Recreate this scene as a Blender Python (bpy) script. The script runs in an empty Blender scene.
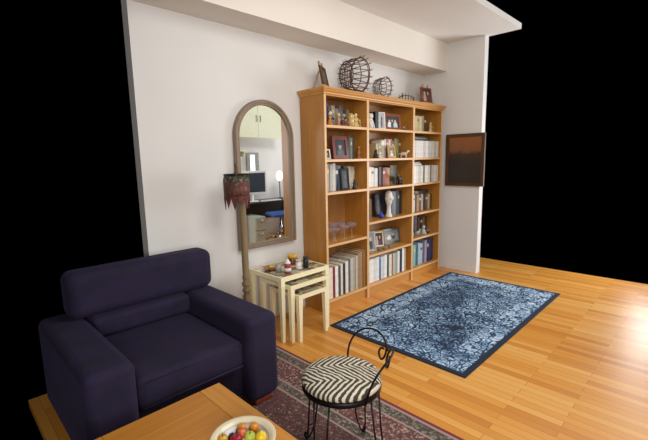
import bpy, bmesh, math, random
from mathutils import Vector, Matrix, Euler
R = math.radians
rnd = random.Random(7)
COL = bpy.context.scene.collection

# ------------------------------------------------------------------ helpers
def lin(h):
    if isinstance(h, str):
        h = h.lstrip('#'); h = [int(h[i:i+2], 16)/255 for i in (0, 2, 4)]
    return tuple((c/12.92 if c <= .04045 else ((c+.055)/1.055)**2.4) for c in h) + (1.0,)

class NT:
    """tiny helper to write node graphs"""
    def __init__(s, name):
        s.m = bpy.data.materials.new(name); s.m.use_nodes = True
        s.t = s.m.node_tree; s.b = s.t.nodes['Principled BSDF']
    def n(s, kind, **kw):
        nd = s.t.nodes.new(kind)
        for k, v in kw.items():
            if k in nd.inputs.keys() and not hasattr(nd, k): nd.inputs[k].default_value = v
            else: setattr(nd, k, v)
        return nd
    def l(s, a, b): s.t.links.new(a, b)
    def val(s, x, sock):
        if isinstance(x, (int, float)): sock.default_value = x
        else: s.l(x, sock)
    def math(s, op, a, b=0.0, c=None):
        nd = s.t.nodes.new('ShaderNodeMath'); nd.operation = op
        s.val(a, nd.inputs[0]); s.val(b, nd.inputs[1])
        if c is not None: s.val(c, nd.inputs[2])
        return nd.outputs[0]
    def mix(s, f, a, b):
        nd = s.t.nodes.new('ShaderNodeMix'); nd.data_type = 'RGBA'
        s.val(f, nd.inputs[0])
        for x, k in ((a, 6), (b, 7)):
            if isinstance(x, (tuple, list)): nd.inputs[k].default_value = x
            elif isinstance(x, str): nd.inputs[k].default_value = lin(x)
            else: s.l(x, nd.inputs[k])
        return nd.outputs[2]
    def ramp(s, f, stops, mode='LINEAR'):
        nd = s.t.nodes.new('ShaderNodeValToRGB'); cr = nd.color_ramp; cr.interpolation = mode
        while len(cr.elements) < len(stops): cr.elements.new(.5)
        for e, (p, c) in zip(cr.elements, stops):
            e.position = p; e.color = lin(c) if isinstance(c, str) else c
        s.val(f, nd.inputs[0]); return nd.outputs[0]
    def obj(s): return s.t.nodes.new('ShaderNodeTexCoord').outputs['Object']
    def xyz(s, v):
        nd = s.t.nodes.new('ShaderNodeSeparateXYZ'); s.l(v, nd.inputs[0]); return nd.outputs
    def comb(s, x, y, z=0.0):
        nd = s.t.nodes.new('ShaderNodeCombineXYZ')
        for i, q in enumerate((x, y, z)): s.val(q, nd.inputs[i])
        return nd.outputs[0]
    def noise(s, v, scale, detail=3, rough=.5):
        nd = s.t.nodes.new('ShaderNodeTexNoise'); nd.inputs['Scale'].default_value = scale
        nd.inputs['Detail'].default_value = detail; nd.inputs['Roughness'].default_value = rough
        if v is not None: s.l(v, nd.inputs['Vector'])
        return nd.outputs[0]
    def bump(s, h, st, d=.01):
        nd = s.t.nodes.new('ShaderNodeBump'); nd.inputs['Strength'].default_value = st
        nd.inputs['Distance'].default_value = d; s.l(h, nd.inputs['Height']); s.l(nd.outputs[0], s.b.inputs['Normal'])
    def color(s, c):
        if isinstance(c, (str,)): s.b.inputs['Base Color'].default_value = lin(c)
        else: s.l(c, s.b.inputs['Base Color'])
    def set(s, **k):
        for a, v in k.items(): s.b.inputs[a.replace('_', ' ')].default_value = v
        return s.m

_cache = {}
def flat(hexc, rough=.6, metal=0.0, var=.10, name=None):
    """plain colour with a little noise mottling"""
    key = (hexc, rough, metal, var)
    if key in _cache: return _cache[key]
    n = NT(name or 'paint_' + hexc.strip('#'))
    o = n.obj(); f = n.noise(o, 35, 2)
    c = lin(hexc); d = tuple(x*(1-2*var) for x in c[:3]) + (1,); u = tuple(min(1, x*(1+2*var)) for x in c[:3]) + (1,)
    n.color(n.ramp(f, [(.3, d), (.7, u)]))
    _cache[key] = n.set(Roughness=rough, Metallic=metal); return _cache[key]

class B:
    """collects shapes into one mesh"""
    def __init__(s): s.bm = bmesh.new(); s.mi = 0
    def _fin(s, faces, smooth=False):
        for f in faces: f.material_index = s.mi; f.smooth = smooth
    def box(s, x0, x1, y0, y1, z0, z1, bev=0.0, seg=2, rot=None):
        m = Matrix.Translation(((x0+x1)/2, (y0+y1)/2, (z0+z1)/2))
        if rot: m = m @ Euler(rot).to_matrix().to_4x4()
        m = m @ Matrix.Diagonal((abs(x1-x0), abs(y1-y0), abs(z1-z0), 1))
        g = bmesh.ops.create_cube(s.bm, size=1.0, matrix=m); vs = g['verts']
        fs = set(f for v in vs for f in v.link_faces)
        if bev > 0:
            es = list(set(e for v in vs for e in v.link_edges))
            r = bmesh.ops.bevel(s.bm, geom=es, offset=bev, segments=seg, profile=.5, affect='EDGES')
            fs = set(f for f in fs if f.is_valid) | set(r['faces'])
        s._fin(fs, bev > 0 and seg > 1); return s
    def lathe(s, prof, seg=20, c=(0, 0, 0), sx=1.0, sy=1.0, m=None):
        rings = []
        for r, z in prof:
            if r < 1e-6: rings.append([s.bm.verts.new((c[0], c[1], c[2]+z))])
            else: rings.append([s.bm.verts.new((c[0]+r*sx*math.cos(2*math.pi*k/seg), c[1]+r*sy*math.sin(2*math.pi*k/seg), c[2]+z)) for k in range(seg)])
        fs = []
        for a, b in zip(rings, rings[1:]):
            for k in range(seg):
                q = [a[k % len(a)], a[(k+1) % seg % len(a)], b[(k+1) % seg % len(b)], b[k % len(b)]]
                u = []
                for v in q:
                    if v not in u: u.append(v)
                if len(u) > 2: fs.append(s.bm.faces.new(u))
        for ring, flip in ((rings[0], True), (rings[-1], False)):
            if len(ring) > 2: fs.append(s.bm.faces.new(ring[::-1] if flip else ring))
        s._fin(fs, True)
        if m is not None: bmesh.ops.transform(s.bm, matrix=m, verts=[v for r in rings for v in r])
        return s
    def ball(s, c, r, seg=16, rings=10, scale=(1, 1, 1), m=None):
        mm = Matrix.Translation(c) @ (m or Matrix.Identity(4)) @ Matrix.Diagonal((*scale, 1))
        g = bmesh.ops.create_uvsphere(s.bm, u_segments=seg, v_segments=rings, radius=r, matrix=mm)
        s._fin(set(f for v in g['verts'] for f in v.link_faces), True); return s
    def tube(s, pts, r, seg=6, closed=False):
        P = [Vector(p) for p in pts]; n = len(P); rs = r if isinstance(r, (list, tuple)) else [r]*n
        rings = []; nrm = None
        for i, p in enumerate(P):
            t = (P[(i+1) % n]-P[i-1]) if closed else (P[min(i+1, n-1)]-P[max(i-1, 0)])
            if t.length < 1e-9: t = Vector((0, 0, 1))
            t.normalize()
            if nrm is None:
                a = Vector((0, 0, 1)) if abs(t.z) < .9 else Vector((1, 0, 0)); nrm = t.cross(a).normalized()
            else:
                nrm = nrm - t*nrm.dot(t)
                if nrm.length < 1e-6: nrm = t.orthogonal()
                nrm.normalize()
            bn = t.cross(nrm)
            rings.append([s.bm.verts.new(p + (nrm*math.cos(2*math.pi*k/seg)+bn*math.sin(2*math.pi*k/seg))*rs[i]) for k in range(seg)])
        fs = []
        prs = list(zip(rings, rings[1:])) + ([(rings[-1], rings[0])] if closed else [])
        for a, b in prs:
            for k in range(seg): fs.append(s.bm.faces.new((a[k], a[(k+1) % seg], b[(k+1) % seg], b[k])))
        if not closed: fs += [s.bm.faces.new(rings[0][::-1]), s.bm.faces.new(rings[-1])]
        s._fin(fs, True); return s
    def prism(s, poly, depth, axis='y', at=0.0, smooth=False):
        """extrude a 2-D outline (a,b): axis y -> (x,z), axis z -> (x,y), axis x -> (y,z)"""
        def P(a, b, d):
            return {'y': (a, d, b), 'z': (a, b, d), 'x': (d, a, b)}[axis]
        v0 = [s.bm.verts.new(P(a, b, at)) for a, b in poly]; v1 = [s.bm.verts.new(P(a, b, at+depth)) for a, b in poly]
        n = len(poly); fs = [s.bm.faces.new(v0), s.bm.faces.new(v1[::-1])]
        sd = [s.bm.faces.new((v0[k], v1[k], v1[(k+1) % n], v0[(k+1) % n])) for k in range(n)]
        s._fin(fs); s._fin(sd, smooth); return s
    def ringprism(s, outer, inner, depth, axis='y', at=0.0):
        def P(a, b, d):
            return {'y': (a, d, b), 'z': (a, b, d), 'x': (d, a, b)}[axis]
        n = len(outer)
        O0 = [s.bm.verts.new(P(a, b, at)) for a, b in outer]; O1 = [s.bm.verts.new(P(a, b, at+depth)) for a, b in outer]
        I0 = [s.bm.verts.new(P(a, b, at)) for a, b in inner]; I1 = [s.bm.verts.new(P(a, b, at+depth)) for a, b in inner]
        fs = []
        for k in range(n):
            j = (k+1) % n
            fs += [s.bm.faces.new((O0[k], O0[j], I0[j], I0[k])), s.bm.faces.new((O1[j], O1[k], I1[k], I1[j])),
                   s.bm.faces.new((O0[j], O0[k], O1[k], O1[j])), s.bm.faces.new((I0[k], I0[j], I1[j], I1[k]))]
        s._fin(fs); return s
    def done(s, name, mats, parent=None, loc=None):
        bmesh.ops.recalc_face_normals(s.bm, faces=s.bm.faces)
        me = bpy.data.meshes.new(name); s.bm.to_mesh(me); s.bm.free()
        for m in (mats if isinstance(mats, (list, tuple)) else [mats]): me.materials.append(m)
        o = bpy.data.objects.new(name, me); COL.objects.link(o)
        if parent: o.parent = parent
        if loc: o.location = loc
        return o

def tag(o, label, cat, group=None):
    o['label'] = label; o['category'] = cat
    if group: o['group'] = group
    return o
def thing(name, label, cat, loc=(0, 0, 0), rotz=0.0, group=None):
    o = bpy.data.objects.new(name, None); o.empty_display_size = .05; COL.objects.link(o)
    o.location = loc; o.rotation_euler = (0, 0, rotz)
    return tag(o, label, cat, group)
def struct(o): o['kind'] = 'structure'; return o

# ------------------------------------------------------------------ materials
def wood(name, c0, c1, axis='z', rough=.38, scale=1.0):
    n = NT(name); x, y, z = n.xyz(n.obj())
    k = .06
    v = {'z': n.comb(x, y, n.math('MULTIPLY', z, k)), 'x': n.comb(n.math('MULTIPLY', x, k), y, z), 'y': n.comb(x, n.math('MULTIPLY', y, k), z)}[axis]
    g = n.noise(v, 42*scale, 5, .6); g2 = n.noise(v, 8*scale, 2)
    f = n.math('ADD', n.math('MULTIPLY', g, .6), n.math('MULTIPLY', g2, .4))
    n.color(n.ramp(f, [(.3, c0), (.7, c1)])); n.bump(g, .08, .002)
    return n.set(Roughness=rough)
M = {}
M['case_v'] = wood('honey_maple_upright', '#9f6722', '#bb823a', 'z')
M['case_h'] = wood('honey_maple_level', '#b57a2e', '#d09648', 'x')
M['case_edge'] = wood('maple_edge', '#d3a069', '#e6bd8a', 'x', .45)
M['table_oak'] = wood('oak_table', '#b4701f', '#cc8a35', 'x', .42, .7)
M['table_oak_y'] = wood('oak_rail', '#bc7725', '#d6953e', 'y', .42, .7)
M['lamp_wood'] = wood('weathered_wood', '#6d583c', '#94805c', 'z', .55)
M['mirror_frame'] = wood('taupe_frame', '#75614f', '#92806c', 'z', .45)
M['dark_wood'] = wood('dark_wood', '#3b2414', '#5a3a22', 'z', .45)
M['red_wood'] = wood('red_brown_wood', '#77391a', '#985026', 'x', .4)
M['foot'] = wood('foot_wood', '#5c2212', '#7c331b', 'x', .4)
M['mahogany'] = wood('mahogany', '#5c1f16', '#7d3222', 'z', .35)
M['pine'] = wood('light_pine', '#b98a52', '#d3a870', 'z', .5)

def wall_mat(name, c, st=.05):
    n = NT(name); o = n.obj(); f = n.noise(o, 1.3, 3); g = n.noise(o, 160, 2)
    l = lin(c); n.color(n.ramp(f, [(.3, tuple(x*.97 for x in l[:3])+(1,)), (.7, tuple(min(1, x*1.03) for x in l[:3])+(1,))]))
    n.bump(g, st, .002); return n.set(Roughness=.85)
M['wall'] = wall_mat('warm_white_plaster', '#d9d6d3')
M['beam'] = wall_mat('cream_beam_paint', '#e2dad0')
M['ceil'] = wall_mat('ceiling_paint', '#e4dfd9')

def floor_mat():
    n = NT('oak_strip_floor'); x, y, z = n.xyz(n.obj())
    v = n.comb(y, x, 0.0)
    br = n.n('ShaderNodeTexBrick'); n.l(v, br.inputs['Vector'])
    br.offset = .37; br.offset_frequency = 2; br.squash = 1.0
    for k, q in (('Scale', 1.0), ('Mortar Size', .0011), ('Mortar Smooth', .4), ('Bias', 0.0), ('Brick Width', .78), ('Row Height', .0585)): br.inputs[k].default_value = q
    br.inputs['Color1'].default_value = (0, 0, 0, 1); br.inputs['Color2'].default_value = (1, 1, 1, 1); br.inputs['Mortar'].default_value = (.5, .5, .5, 1)
    tone = n.ramp(br.outputs['Color'], [(0, '#c87f30'), (.35, '#de983f'), (.7, '#e7a64e'), (1, '#edb565')])
    gv = n.comb(n.math('MULTIPLY', x, 1.0), n.math('MULTIPLY', y, .05), 0.0)
    g = n.noise(gv, 60, 5, .65)
    c = n.mix(n.math('MULTIPLY', g, .45), tone, '#b0702f')
    c = n.mix(br.outputs['Fac'], c, '#7d4a1e')
    n.color(c); n.bump(n.math('ADD', n.math('MULTIPLY', g, .2), n.math('MULTIPLY', br.outputs['Fac'], -1.0)), .12, .002)
    return n.set(Roughness=.36)
M['floor'] = floor_mat()

def blue_rug(w, h):
    """object space: centre at the middle of the rug"""
    n = NT('distressed_blue_rug'); o = n.obj(); x, y, z = n.xyz(o)
    d = n.math('MINIMUM', n.math('SUBTRACT', w/2, n.math('ABSOLUTE', x)), n.math('SUBTRACT', h/2, n.math('ABSOLUTE', y)))
    wob = n.noise(o, 9, 3)
    vo = n.n('ShaderNodeTexVoronoi'); vo.feature = 'DISTANCE_TO_EDGE'; vo.inputs['Scale'].default_value = 15
    mp = n.n('ShaderNodeVectorMath'); mp.operation = 'ADD'
    nn = n.n('ShaderNodeTexNoise'); nn.inputs['Scale'].default_value = 7; n.l(o, nn.inputs['Vector'])
    sc = n.n('ShaderNodeVectorMath'); sc.operation = 'SCALE'; sc.inputs['Scale'].default_value = .12; n.l(nn.outputs['Color'], sc.inputs[0])
    n.l(o, mp.inputs[0]); n.l(sc.outputs[0], mp.inputs[1]); n.l(mp.outputs[0], vo.inputs['Vector'])
    vo2 = n.n('ShaderNodeTexVoronoi'); vo2.feature = 'F1'; vo2.inputs['Scale'].default_value = 34; n.l(mp.outputs[0], vo2.inputs['Vector'])
    a = n.ramp(vo.outputs['Distance'], [(.0, (.0, .0, .0, 1)), (.06, (.12, .12, .12, 1)), (.11, (1, 1, 1, 1)), (.19, (.95, .95, .95, 1)), (.25, (.35, .35, .35, 1)), (.36, (.8, .8, .8, 1))])
    b = n.ramp(vo2.outputs['Distance'], [(.12, (1, 1, 1, 1)), (.45, (0, 0, 0, 1))])
    pat = n.math('ADD', n.math('MULTIPLY', a, .70), n.math('MULTIPLY', b, .45))
    wear = n.noise(o, 1.7, 4, .6); fine = n.noise(o, 120, 3, .7)
    blot = n.ramp(n.noise(o, 5.5, 4, .6), [(.40, (0, 0, 0, 1)), (.58, (1, 1, 1, 1))])
    f = n.math('ADD', n.math('MULTIPLY', pat, n.ramp(wear, [(.3, (.45, .45, .45, 1)), (.65, (1, 1, 1, 1))])), n.math('MULTIPLY', n.math('SUBTRACT', n.noise(o, 55, 4, .7), .5), 1.15))
    # lighter frame band around a darker field
    band = n.ramp(d, [(.0, (0, 0, 0, 1)), (.03, (.18, .18, .18, 1)), (.24, (.22, .22, .22, 1)), (.27, (-.0, 0, 0, 1)), (.55, (0, 0, 0, 1)), (.9, (.1, .1, .1, 1))])
    f = n.math('ADD', n.math('ADD', f, band), n.math('MULTIPLY', n.math('SUBTRACT', blot, .35), .24))
    c = n.ramp(f, [(.16, '#101d33'), (.42, '#2f4d70'), (.68, '#86a6c6'), (1.0, '#c9d9e6')])
    edge = n.math('LESS_THAN', d, .042)
    line = n.math('MULTIPLY', n.math('GREATER_THAN', d, .235), n.math('LESS_THAN', d, .25))
    c = n.mix(n.math('MULTIPLY', line, .6), c, '#1c3152')
    n.color(n.mix(edge, c, '#131f36')); n.bump(fine, .3, .004)
    return n.set(Roughness=.95)

def persian_rug(w, h):
    n = NT('persian_rug'); o = n.obj(); x, y, z = n.xyz(o)
    dx = n.math('SUBTRACT', w/2, n.math('ABSOLUTE', x)); dy = n.math('SUBTRACT', h/2, n.math('ABSOLUTE', y))
    d = n.math('MINIMUM', dx, dy)
    def vor(scale, feat='F1'):
        v = n.n('ShaderNodeTexVoronoi'); v.feature = feat; v.inputs['Scale'].default_value = scale; n.l(o, v.inputs['Vector']); return v
    v1 = vor(46); v2 = vor(85); v3 = vor(15, 'DISTANCE_TO_EDGE')
    rnd_c = n.xyz(v1.outputs['Color'])[0]
    field = n.ramp(rnd_c, [(0, '#743433'), (.3, '#7d4a46'), (.5, '#4a4340'), (.68, '#9c8172'), (.82, '#3b3b40'), (.92, '#8d5a56')], 'CONSTANT')
    field = n.mix(n.ramp(v1.outputs['Distance'], [(.2, (0, 0, 0, 1)), (.5, (1, 1, 1, 1))]), field, '#55322f')
    field = n.mix(n.math('MULTIPLY', n.math('LESS_THAN', v2.outputs['Distance'], .25), .7), field, '#b49a90')
    field = n.mix(n.math('MULTIPLY', n.math('LESS_THAN', v3.outputs['Distance'], .035), .8), field, '#3a2a2c')
    r2 = n.xyz(v2.outputs['Color'])[1]
    bord = n.ramp(r2, [(0, '#47443c'), (.45, '#6a6457'), (.65, '#8d8374'), (.8, '#6b4a46'), (.92, '#2f3036')], 'CONSTANT')
    wide = n.ramp(r2, [(0, '#7d403f'), (.3, '#5b3733'), (.55, '#927868'), (.7, '#4d3c3c'), (.88, '#b09a8e')], 'CONSTANT')
    wide = n.mix(n.math('MULTIPLY', n.math('LESS_THAN', v1.outputs['Distance'], .3), .55), wide, '#3f3d42')
    def between(a, b): return n.math('MULTIPLY', n.math('GREATER_THAN', d, a), n.math('LESS_THAN', d, b))
    c = field
    c = n.mix(between(.115, .30), c, wide)
    c = n.mix(between(.30, .375), c, bord)
    c = n.mix(between(.04, .115), c, bord)
    for a, b in ((.022, .04), (.11, .123), (.295, .308), (.37, .383)): c = n.mix(between(a, b), c, '#a98d88')
    c = n.mix(n.math('LESS_THAN', d, .022), c, '#7c2431')
    fine = n.noise(o, 240, 2, .7)
    c = n.mix(n.math('MULTIPLY', fine, .35), c, '#5c4743')
    n.color(c); n.bump(fine, .3, .003)
    return n.set(Roughness=.95)

def zebra_mat():
    n = NT('zebra_fabric'); o = n.obj(); x, y, z = n.xyz(o)
    w = n.noise(o, 14, 3, .6)
    # herring-bone of three zones across the seat
    e1 = n.math('MULTIPLY', n.math('SUBTRACT', x, y), .7071); e2 = n.math('MULTIPLY', n.math('ADD', x, y), .7071)
    e2 = n.math('ADD', e2, n.math('MULTIPLY', n.math('SUBTRACT', w, .5), .04))
    cl = n.math('MINIMUM', n.math('MAXIMUM', e2, -.075), .055)
    ph = n.math('ADD', e1, n.math('SUBTRACT', n.math('MULTIPLY', cl, 1.85), n.math('MULTIPLY', e2, .77)))
    s = n.math('SINE', n.math('MULTIPLY', ph, 2*math.pi*33))
    s = n.math('ADD', s, n.math('MULTIPLY', n.math('SUBTRACT', n.noise(o, 40, 2), .5), 1.5))
    n.color(n.ramp(s, [(-.0, '#3d362d'), (.30, '#d6cdb8')])); n.bump(s, .15, .002)
    return n.set(Roughness=.8)

def mosaic_mat():
    n = NT('painted_mosaic_top'); o = n.obj()
    v = n.n('ShaderNodeTexVoronoi'); v.inputs['Scale'].default_value = 17; n.l(o, v.inputs['Vector'])
    r = n.xyz(v.outputs['Color'])[0]
    c = n.ramp(r, [(0, '#7a6f54'), (.14, '#b8ae8c'), (.40, '#dacfab'), (.60, '#7d7c66'), (.72, '#a07648'), (.82, '#bdb39a'), (.94, '#5e4536')], 'CONSTANT')
    c = n.mix(n.math('MULTIPLY', n.noise(o, 40, 4), .4), c, '#857c66')
    n.color(c); return n.set(Roughness=.18)
def velvet():
    n = NT('navy_velvet'); o = n.obj(); f = n.noise(o, 7, 4, .6)
    n.color(n.ramp(f, [(.3, '#120b24'), (.7, '#211437')])); n.bump(n.noise(o, 300, 2), .2, .002)
    n.b.inputs['Sheen Weight'].default_value = .16; n.b.inputs['Sheen Roughness'].default_value = .35
    n.b.inputs['Sheen Tint'].default_value = lin('#5b4f86'); return n.set(Roughness=.9)
M['velvet'] = velvet()
def glass(name, c, rough=.02):
    n = NT(name); n.b.inputs['Base Color'].default_value = lin(c); n.b.inputs['Transmission Weight'].default_value = 1.0
    return n.set(Roughness=rough, IOR=1.45)
M['glass'] = glass('clear_glass', '#f1eaea'); 
def thin_glass(name, c, a):
    n = NT(name); n.b.inputs['Base Color'].default_value = lin(c); n.b.inputs['Alpha'].default_value = a; return n.set(Roughness=.08)
M['glass'] = thin_glass('clear_thin_glass', '#cfc8c8', .20); M['pink_glass'] = thin_glass('pink_thin_glass', '#a8979a', .24)
M['blue_glass'] = glass('blue_glass', '#1c2c9a', .1)
M['iron'] = flat('#17161a', .4, .6, .05, 'black_wrought_iron')
M['twig'] = flat('#5f4335', .75, 0, .2, 'twig_brown')
M['cream'] = flat('#f3e8c0', .45, 0, .02, 'cream_paint')
M['page'] = flat('#dcd3bd', .9, 0, .05, 'book_pages')
M['mirror'] = NT('mirror_silver').set(Roughness=.0, Metallic=1.0); M['mirror'].node_tree.nodes['Principled BSDF'].inputs['Base Color'].default_value = (.9, .9, .9, 1)
M['steel'] = flat('#b9bcc0', .25, 1.0, .03, 'brushed_steel')

def photo_mat(name, bg, blobs):
    """a picture: background plus soft elliptical shapes (cx, cz, rx, rz, colour) in the picture's own space, -1..1"""
    n = NT(name); tc = n.t.nodes.new('ShaderNodeTexCoord').outputs['Generated']
    x, y, z = n.xyz(tc)
    X = n.math('SUBTRACT', n.math('MULTIPLY', x, 2.0), 1.0); Z = n.math('SUBTRACT', n.math('MULTIPLY', z, 2.0), 1.0)
    c = n.mix(n.noise(tc, 6, 3), bg, tuple(q*.55 for q in lin(bg)[:3])+(1,))
    for cx, cz, rx, rz, col in blobs:
        a = n.math('DIVIDE', n.math('SUBTRACT', X, cx), rx); b = n.math('DIVIDE', n.math('SUBTRACT', Z, cz), rz)
        q = n.math('ADD', n.math('MULTIPLY', a, a), n.math('MULTIPLY', b, b))
        c = n.mix(n.ramp(q, [(.8, (1, 1, 1, 1)), (1.0, (0, 0, 0, 1))]), c, col)
    n.color(c); return n.set(Roughness=.5)

# ------------------------------------------------------------------ camera
cam = bpy.data.objects.new('camera', bpy.data.cameras.new('camera')); COL.objects.link(cam)
pit, rol, yaw = .151714, .0192893, .784345
fw = Vector((math.cos(yaw)*math.cos(pit), math.sin(yaw)*math.cos(pit), -math.sin(pit)))
r_ = Vector((math.sin(yaw), -math.cos(yaw), 0)); d_ = fw.cross(r_)
r2 = r_*math.cos(rol)+d_*math.sin(rol); d2 = d_*math.cos(rol)-r_*math.sin(rol)
cam.matrix_world = Matrix(((r2.x, -d2.x, -fw.x, 0), (r2.y, -d2.y, -fw.y, 0), (r2.z, -d2.z, -fw.z, 1.5), (0, 0, 0, 1)))
cam.data.sensor_width = 36; cam.data.lens = 395.07/648*36; cam.data.clip_start = .05
bpy.context.scene.camera = cam

# ------------------------------------------------------------------ the room
W = 2.93; CE = 2.93; XR = 4.90
def sbox(name, m, *a, **k): return struct(B().box(*a, **k).done(name, m))
sbox('floor', M['floor'], .30, 5.75, -.80, W+.1, -.05, 0)
sbox('wall_left', M['wall'], 1.10, XR+.1, W, W+.1, 0, CE)
sbox('wall_right', M['wall'], XR, XR+.1, 2.12, W, 0, CE)
sbox('ceiling', M['ceil'], 1.10, XR+.1, 1.75, W+.1, CE, CE+.06)
sbox('ceiling_beam', M['beam'], 1.10, XR, 2.605, W, 2.588, CE)
sbox('wall_back', M['wall'], 3.6, 5.75, -.80, -.70, 0, 2.9)
sbox('baseboard_right', M['wall'], XR-.012, XR, 2.12, 2.55, 0, .07)

# ------------------------------------------------------------------ rugs
def rug(name, label, x0, x1, y0, y1, matf, t=.011):
    w, h = x1-x0, y1-y0
    o = B().box(-w/2, w/2, -h/2, h/2, 0, t, bev=.003, seg=2).done(name, matf(w, h), loc=((x0+x1)/2, (y0+y1)/2, .0005))
    return tag(o, label, 'rug')
rug('area_rug', 'distressed blue rug with dark navy edge on the oak floor by the bookcase', 2.44, 4.72, 1.10, 2.385, blue_rug)
rug('persian_rug', 'dark red patterned persian rug under the zebra seat chair and the armchair', .45, 1.86, .55, 2.42, persian_rug)

# ------------------------------------------------------------------ bookcase
BY = 2.595; BB = 2.922
bc = thing('bookcase', 'tall honey coloured wooden bookcase with three bays of open shelves', 'bookcase', (2.63, BY, 0))
def bx(name, m, x0, x1, y0, y1, z0, z1, bev=.0015, seg=1):
    return B().box(x0-2.63, x1-2.63, y0-BY, y1-BY, z0, z1, bev, seg).done(name, m, bc)
ST = [(2.63, 2.655), (3.250, 3.281), (4.114, 4.146), (4.776, 4.803)]
for i, (a, b) in enumerate(ST):
    o = bx('side_panel' if i in (0, 3) else 'divider', M['case_v'], a, b, BY+.004, BB-.008, 0, 2.105)
    B().box(a-2.63, b-2.63, 0, .004, 0, 2.105, 0).done('edge_strip', M['case_edge'], o)['label'] = 'pale front edge strip'
bx('back_panel', wood('maple_back', '#9a6a3a', '#b38350', 'z'), 2.631, 4.802, BB-.008, BB, .05, 2.105, 0)
SZ = {0: [.119, .673, 1.180, 1.490, 1.805], 1: [.119, .454, .815, 1.180, 1.490, 1.805], 2: [.119, .500, .815, 1.180, 1.490, 1.805]}
for b in range(3):
    x0, x1 = ST[b][1], ST[b+1][0]
    for z in SZ[b]:
        o = bx('shelf', M['case_h'], x0, x1, BY+.006, BB-.009, z-.011, z+.011, 0)
        B().box(x0-2.63, x1-2.63, .001, .006, z-.013, z+.011, 0).done('edge_strip', M['case_edge'], o)['label'] = 'pale front edge strip'
    bx('toe_kick', M['case_h'], x0, x1, BY+.02, BY+.038, 0, .106, 0)
    bx('top_rail', M['case_h'], x0, x1, BY+.002, BY+.02, 2.078, 2.105, 0)
bx('top_panel', M['case_h'], 2.63, 4.803, BY+.001, BB, 2.105, 2.12, 0)
# moulded crown along front and both ends
cb = B()
def ring_at(o, z):
    return [cb.bm.verts.new(p) for p in ((-o, BB-BY, z), (-o, -o, z), (4.803-2.63+o, -o, z), (4.803-2.63+o, BB-BY, z))]
prof = [(.004, 2.090), (.008, 2.096), (.010, 2.104), (.022, 2.118), (.028, 2.130), (.032, 2.132), (.032, 2.148)]
rr = [ring_at(o, z) for o, z in prof]; fs = []
for a, b_ in zip(rr, rr[1:]):
    for k in range(3): fs.append(cb.bm.faces.new((a[k], a[k+1], b_[k+1], b_[k])))
    fs.append(cb.bm.faces.new((a[3], a[0], b_[0], b_[3])))
fs.append(cb.bm.faces.new(rr[-1])); cb._fin(fs)
cb.done('cornice', M['case_h'], bc)
TOP = 2.1485

# ------------------------------------------------------------------ books
ORD = ['first', 'second', 'third', 'fourth', 'fifth', 'sixth', 'seventh', 'eighth', 'ninth', 'tenth', 'eleventh', 'twelfth', 'thirteenth', 'fourteenth', 'fifteenth', 'sixteenth', 'seventeenth', 'eighteenth']
def ordn(i, n): return 'leftmost' if i == 0 else ('rightmost' if i == n-1 else ORD[i]+' from left')
def book(label, x, w, y, z, h, d, hexc, group, lean=0.0, flatlie=False, band=None):
    """spine faces -y; local x is the thickness; base at z"""
    t = thing('book', label, 'book', (x, y, z), 0, group)
    m = flat(hexc, .5, 0, .06); c = .0025
    q = B()
    q.box(0, w, 0, c, 0, h, 0); q.box(0, c, c, d, 0, h, 0); q.box(w-c, w, c, d, 0, h, 0)
    q.done('cover', m, t)
    B().box(c, w-c, c+.0005, d-.006, .003, h-.004, 0).done('page_block', M['page'], t)
    if band: B().box(w*.12, w*.88, -.0006, 0, h*band[0], h*band[1], 0).done('spine_label', flat(band[2], .5, 0, .03), t)['label'] = 'contrasting spine label'
    if flatlie: t.rotation_euler = (0, R(90), 0); t.location = (x, y, z+w)
    elif lean: t.rotation_euler = (0, lean, 0)
    return t
def row(where, group, x0, x1, y, z, items, d=.15, band_every=3, art='on', first=0, total=None):
    """items: (weight, height, colour word, hex)"""
    W_ = sum(i[0] for i in items); x = x0; n = total or len(items)
    for i, (w, h, cw, hx) in enumerate(items):
        ww = (x1-x0)*w/W_
        band = None
        if band_every and i % band_every == 1:
            l = lin(hx); band = (.68, .8, '#8d3b32') if sum(l[:3]) > 1.2 else (.66, .8, '#cbbf9f')
        book(f'{cw} book, {ordn(i+first, n)} on {where}', x, ww-.0012, y+rnd.uniform(0, .012), z, h, d, hx, group, band=band)
        x += ww
S = lambda b, k: SZ[b][k]+.0112
TOPS, SEC, THI = 5, 4, 3
# left bay
row("the left bay's top shelf", 'books at the back of the left top shelf', 2.72, 3.20, 2.79, S(0, 4),
    [(1, .235, 'grey green', '#8d9a95'), (1.1, .215, 'pale blue', '#93a6b3'), (1.0, .245, 'dark blue', '#2d3c66'), (.9, .20, 'brown', '#6d4a33'), (1, .215, 'light grey', '#a8a49c'),
     (1, .19, 'tan', '#a3835c'), (1.1, .225, 'slate grey', '#6f7780'), (1, .18, 'dark olive', '#4d4a38'), (.9, .19, 'grey brown', '#8b7d6b')], d=.11, art='on')
row("the left bay's second shelf", 'dark books on the left second shelf', 3.085, 3.165, 2.70, S(0, 3),
    [(1, .225, 'charcoal', '#3e4241'), (1.2, .215, 'green grey', '#6f7f78'), (1, .222, 'dark teal', '#35494a')], d=.15)
book('maroon book behind the small white frame, left bay second shelf', 2.70, .05, 2.77, S(0, 3), .24, .13, '#4b2a28', 'dark books on the left second shelf')
row("the left bay's third shelf", 'books on the left third shelf', 2.70, 2.945, 2.68, S(0, 2),
    [(1, .262, 'pale grey', '#b3b0aa'), (1, .268, 'stone grey', '#a19d95'), (1, .262, 'warm grey', '#aaa394'), (.9, .27, 'silver grey', '#bdbcb8'), (1.1, .25, 'dark navy', '#27303c'), (.9, .245, 'blue grey', '#56687a')], d=.17)
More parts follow.
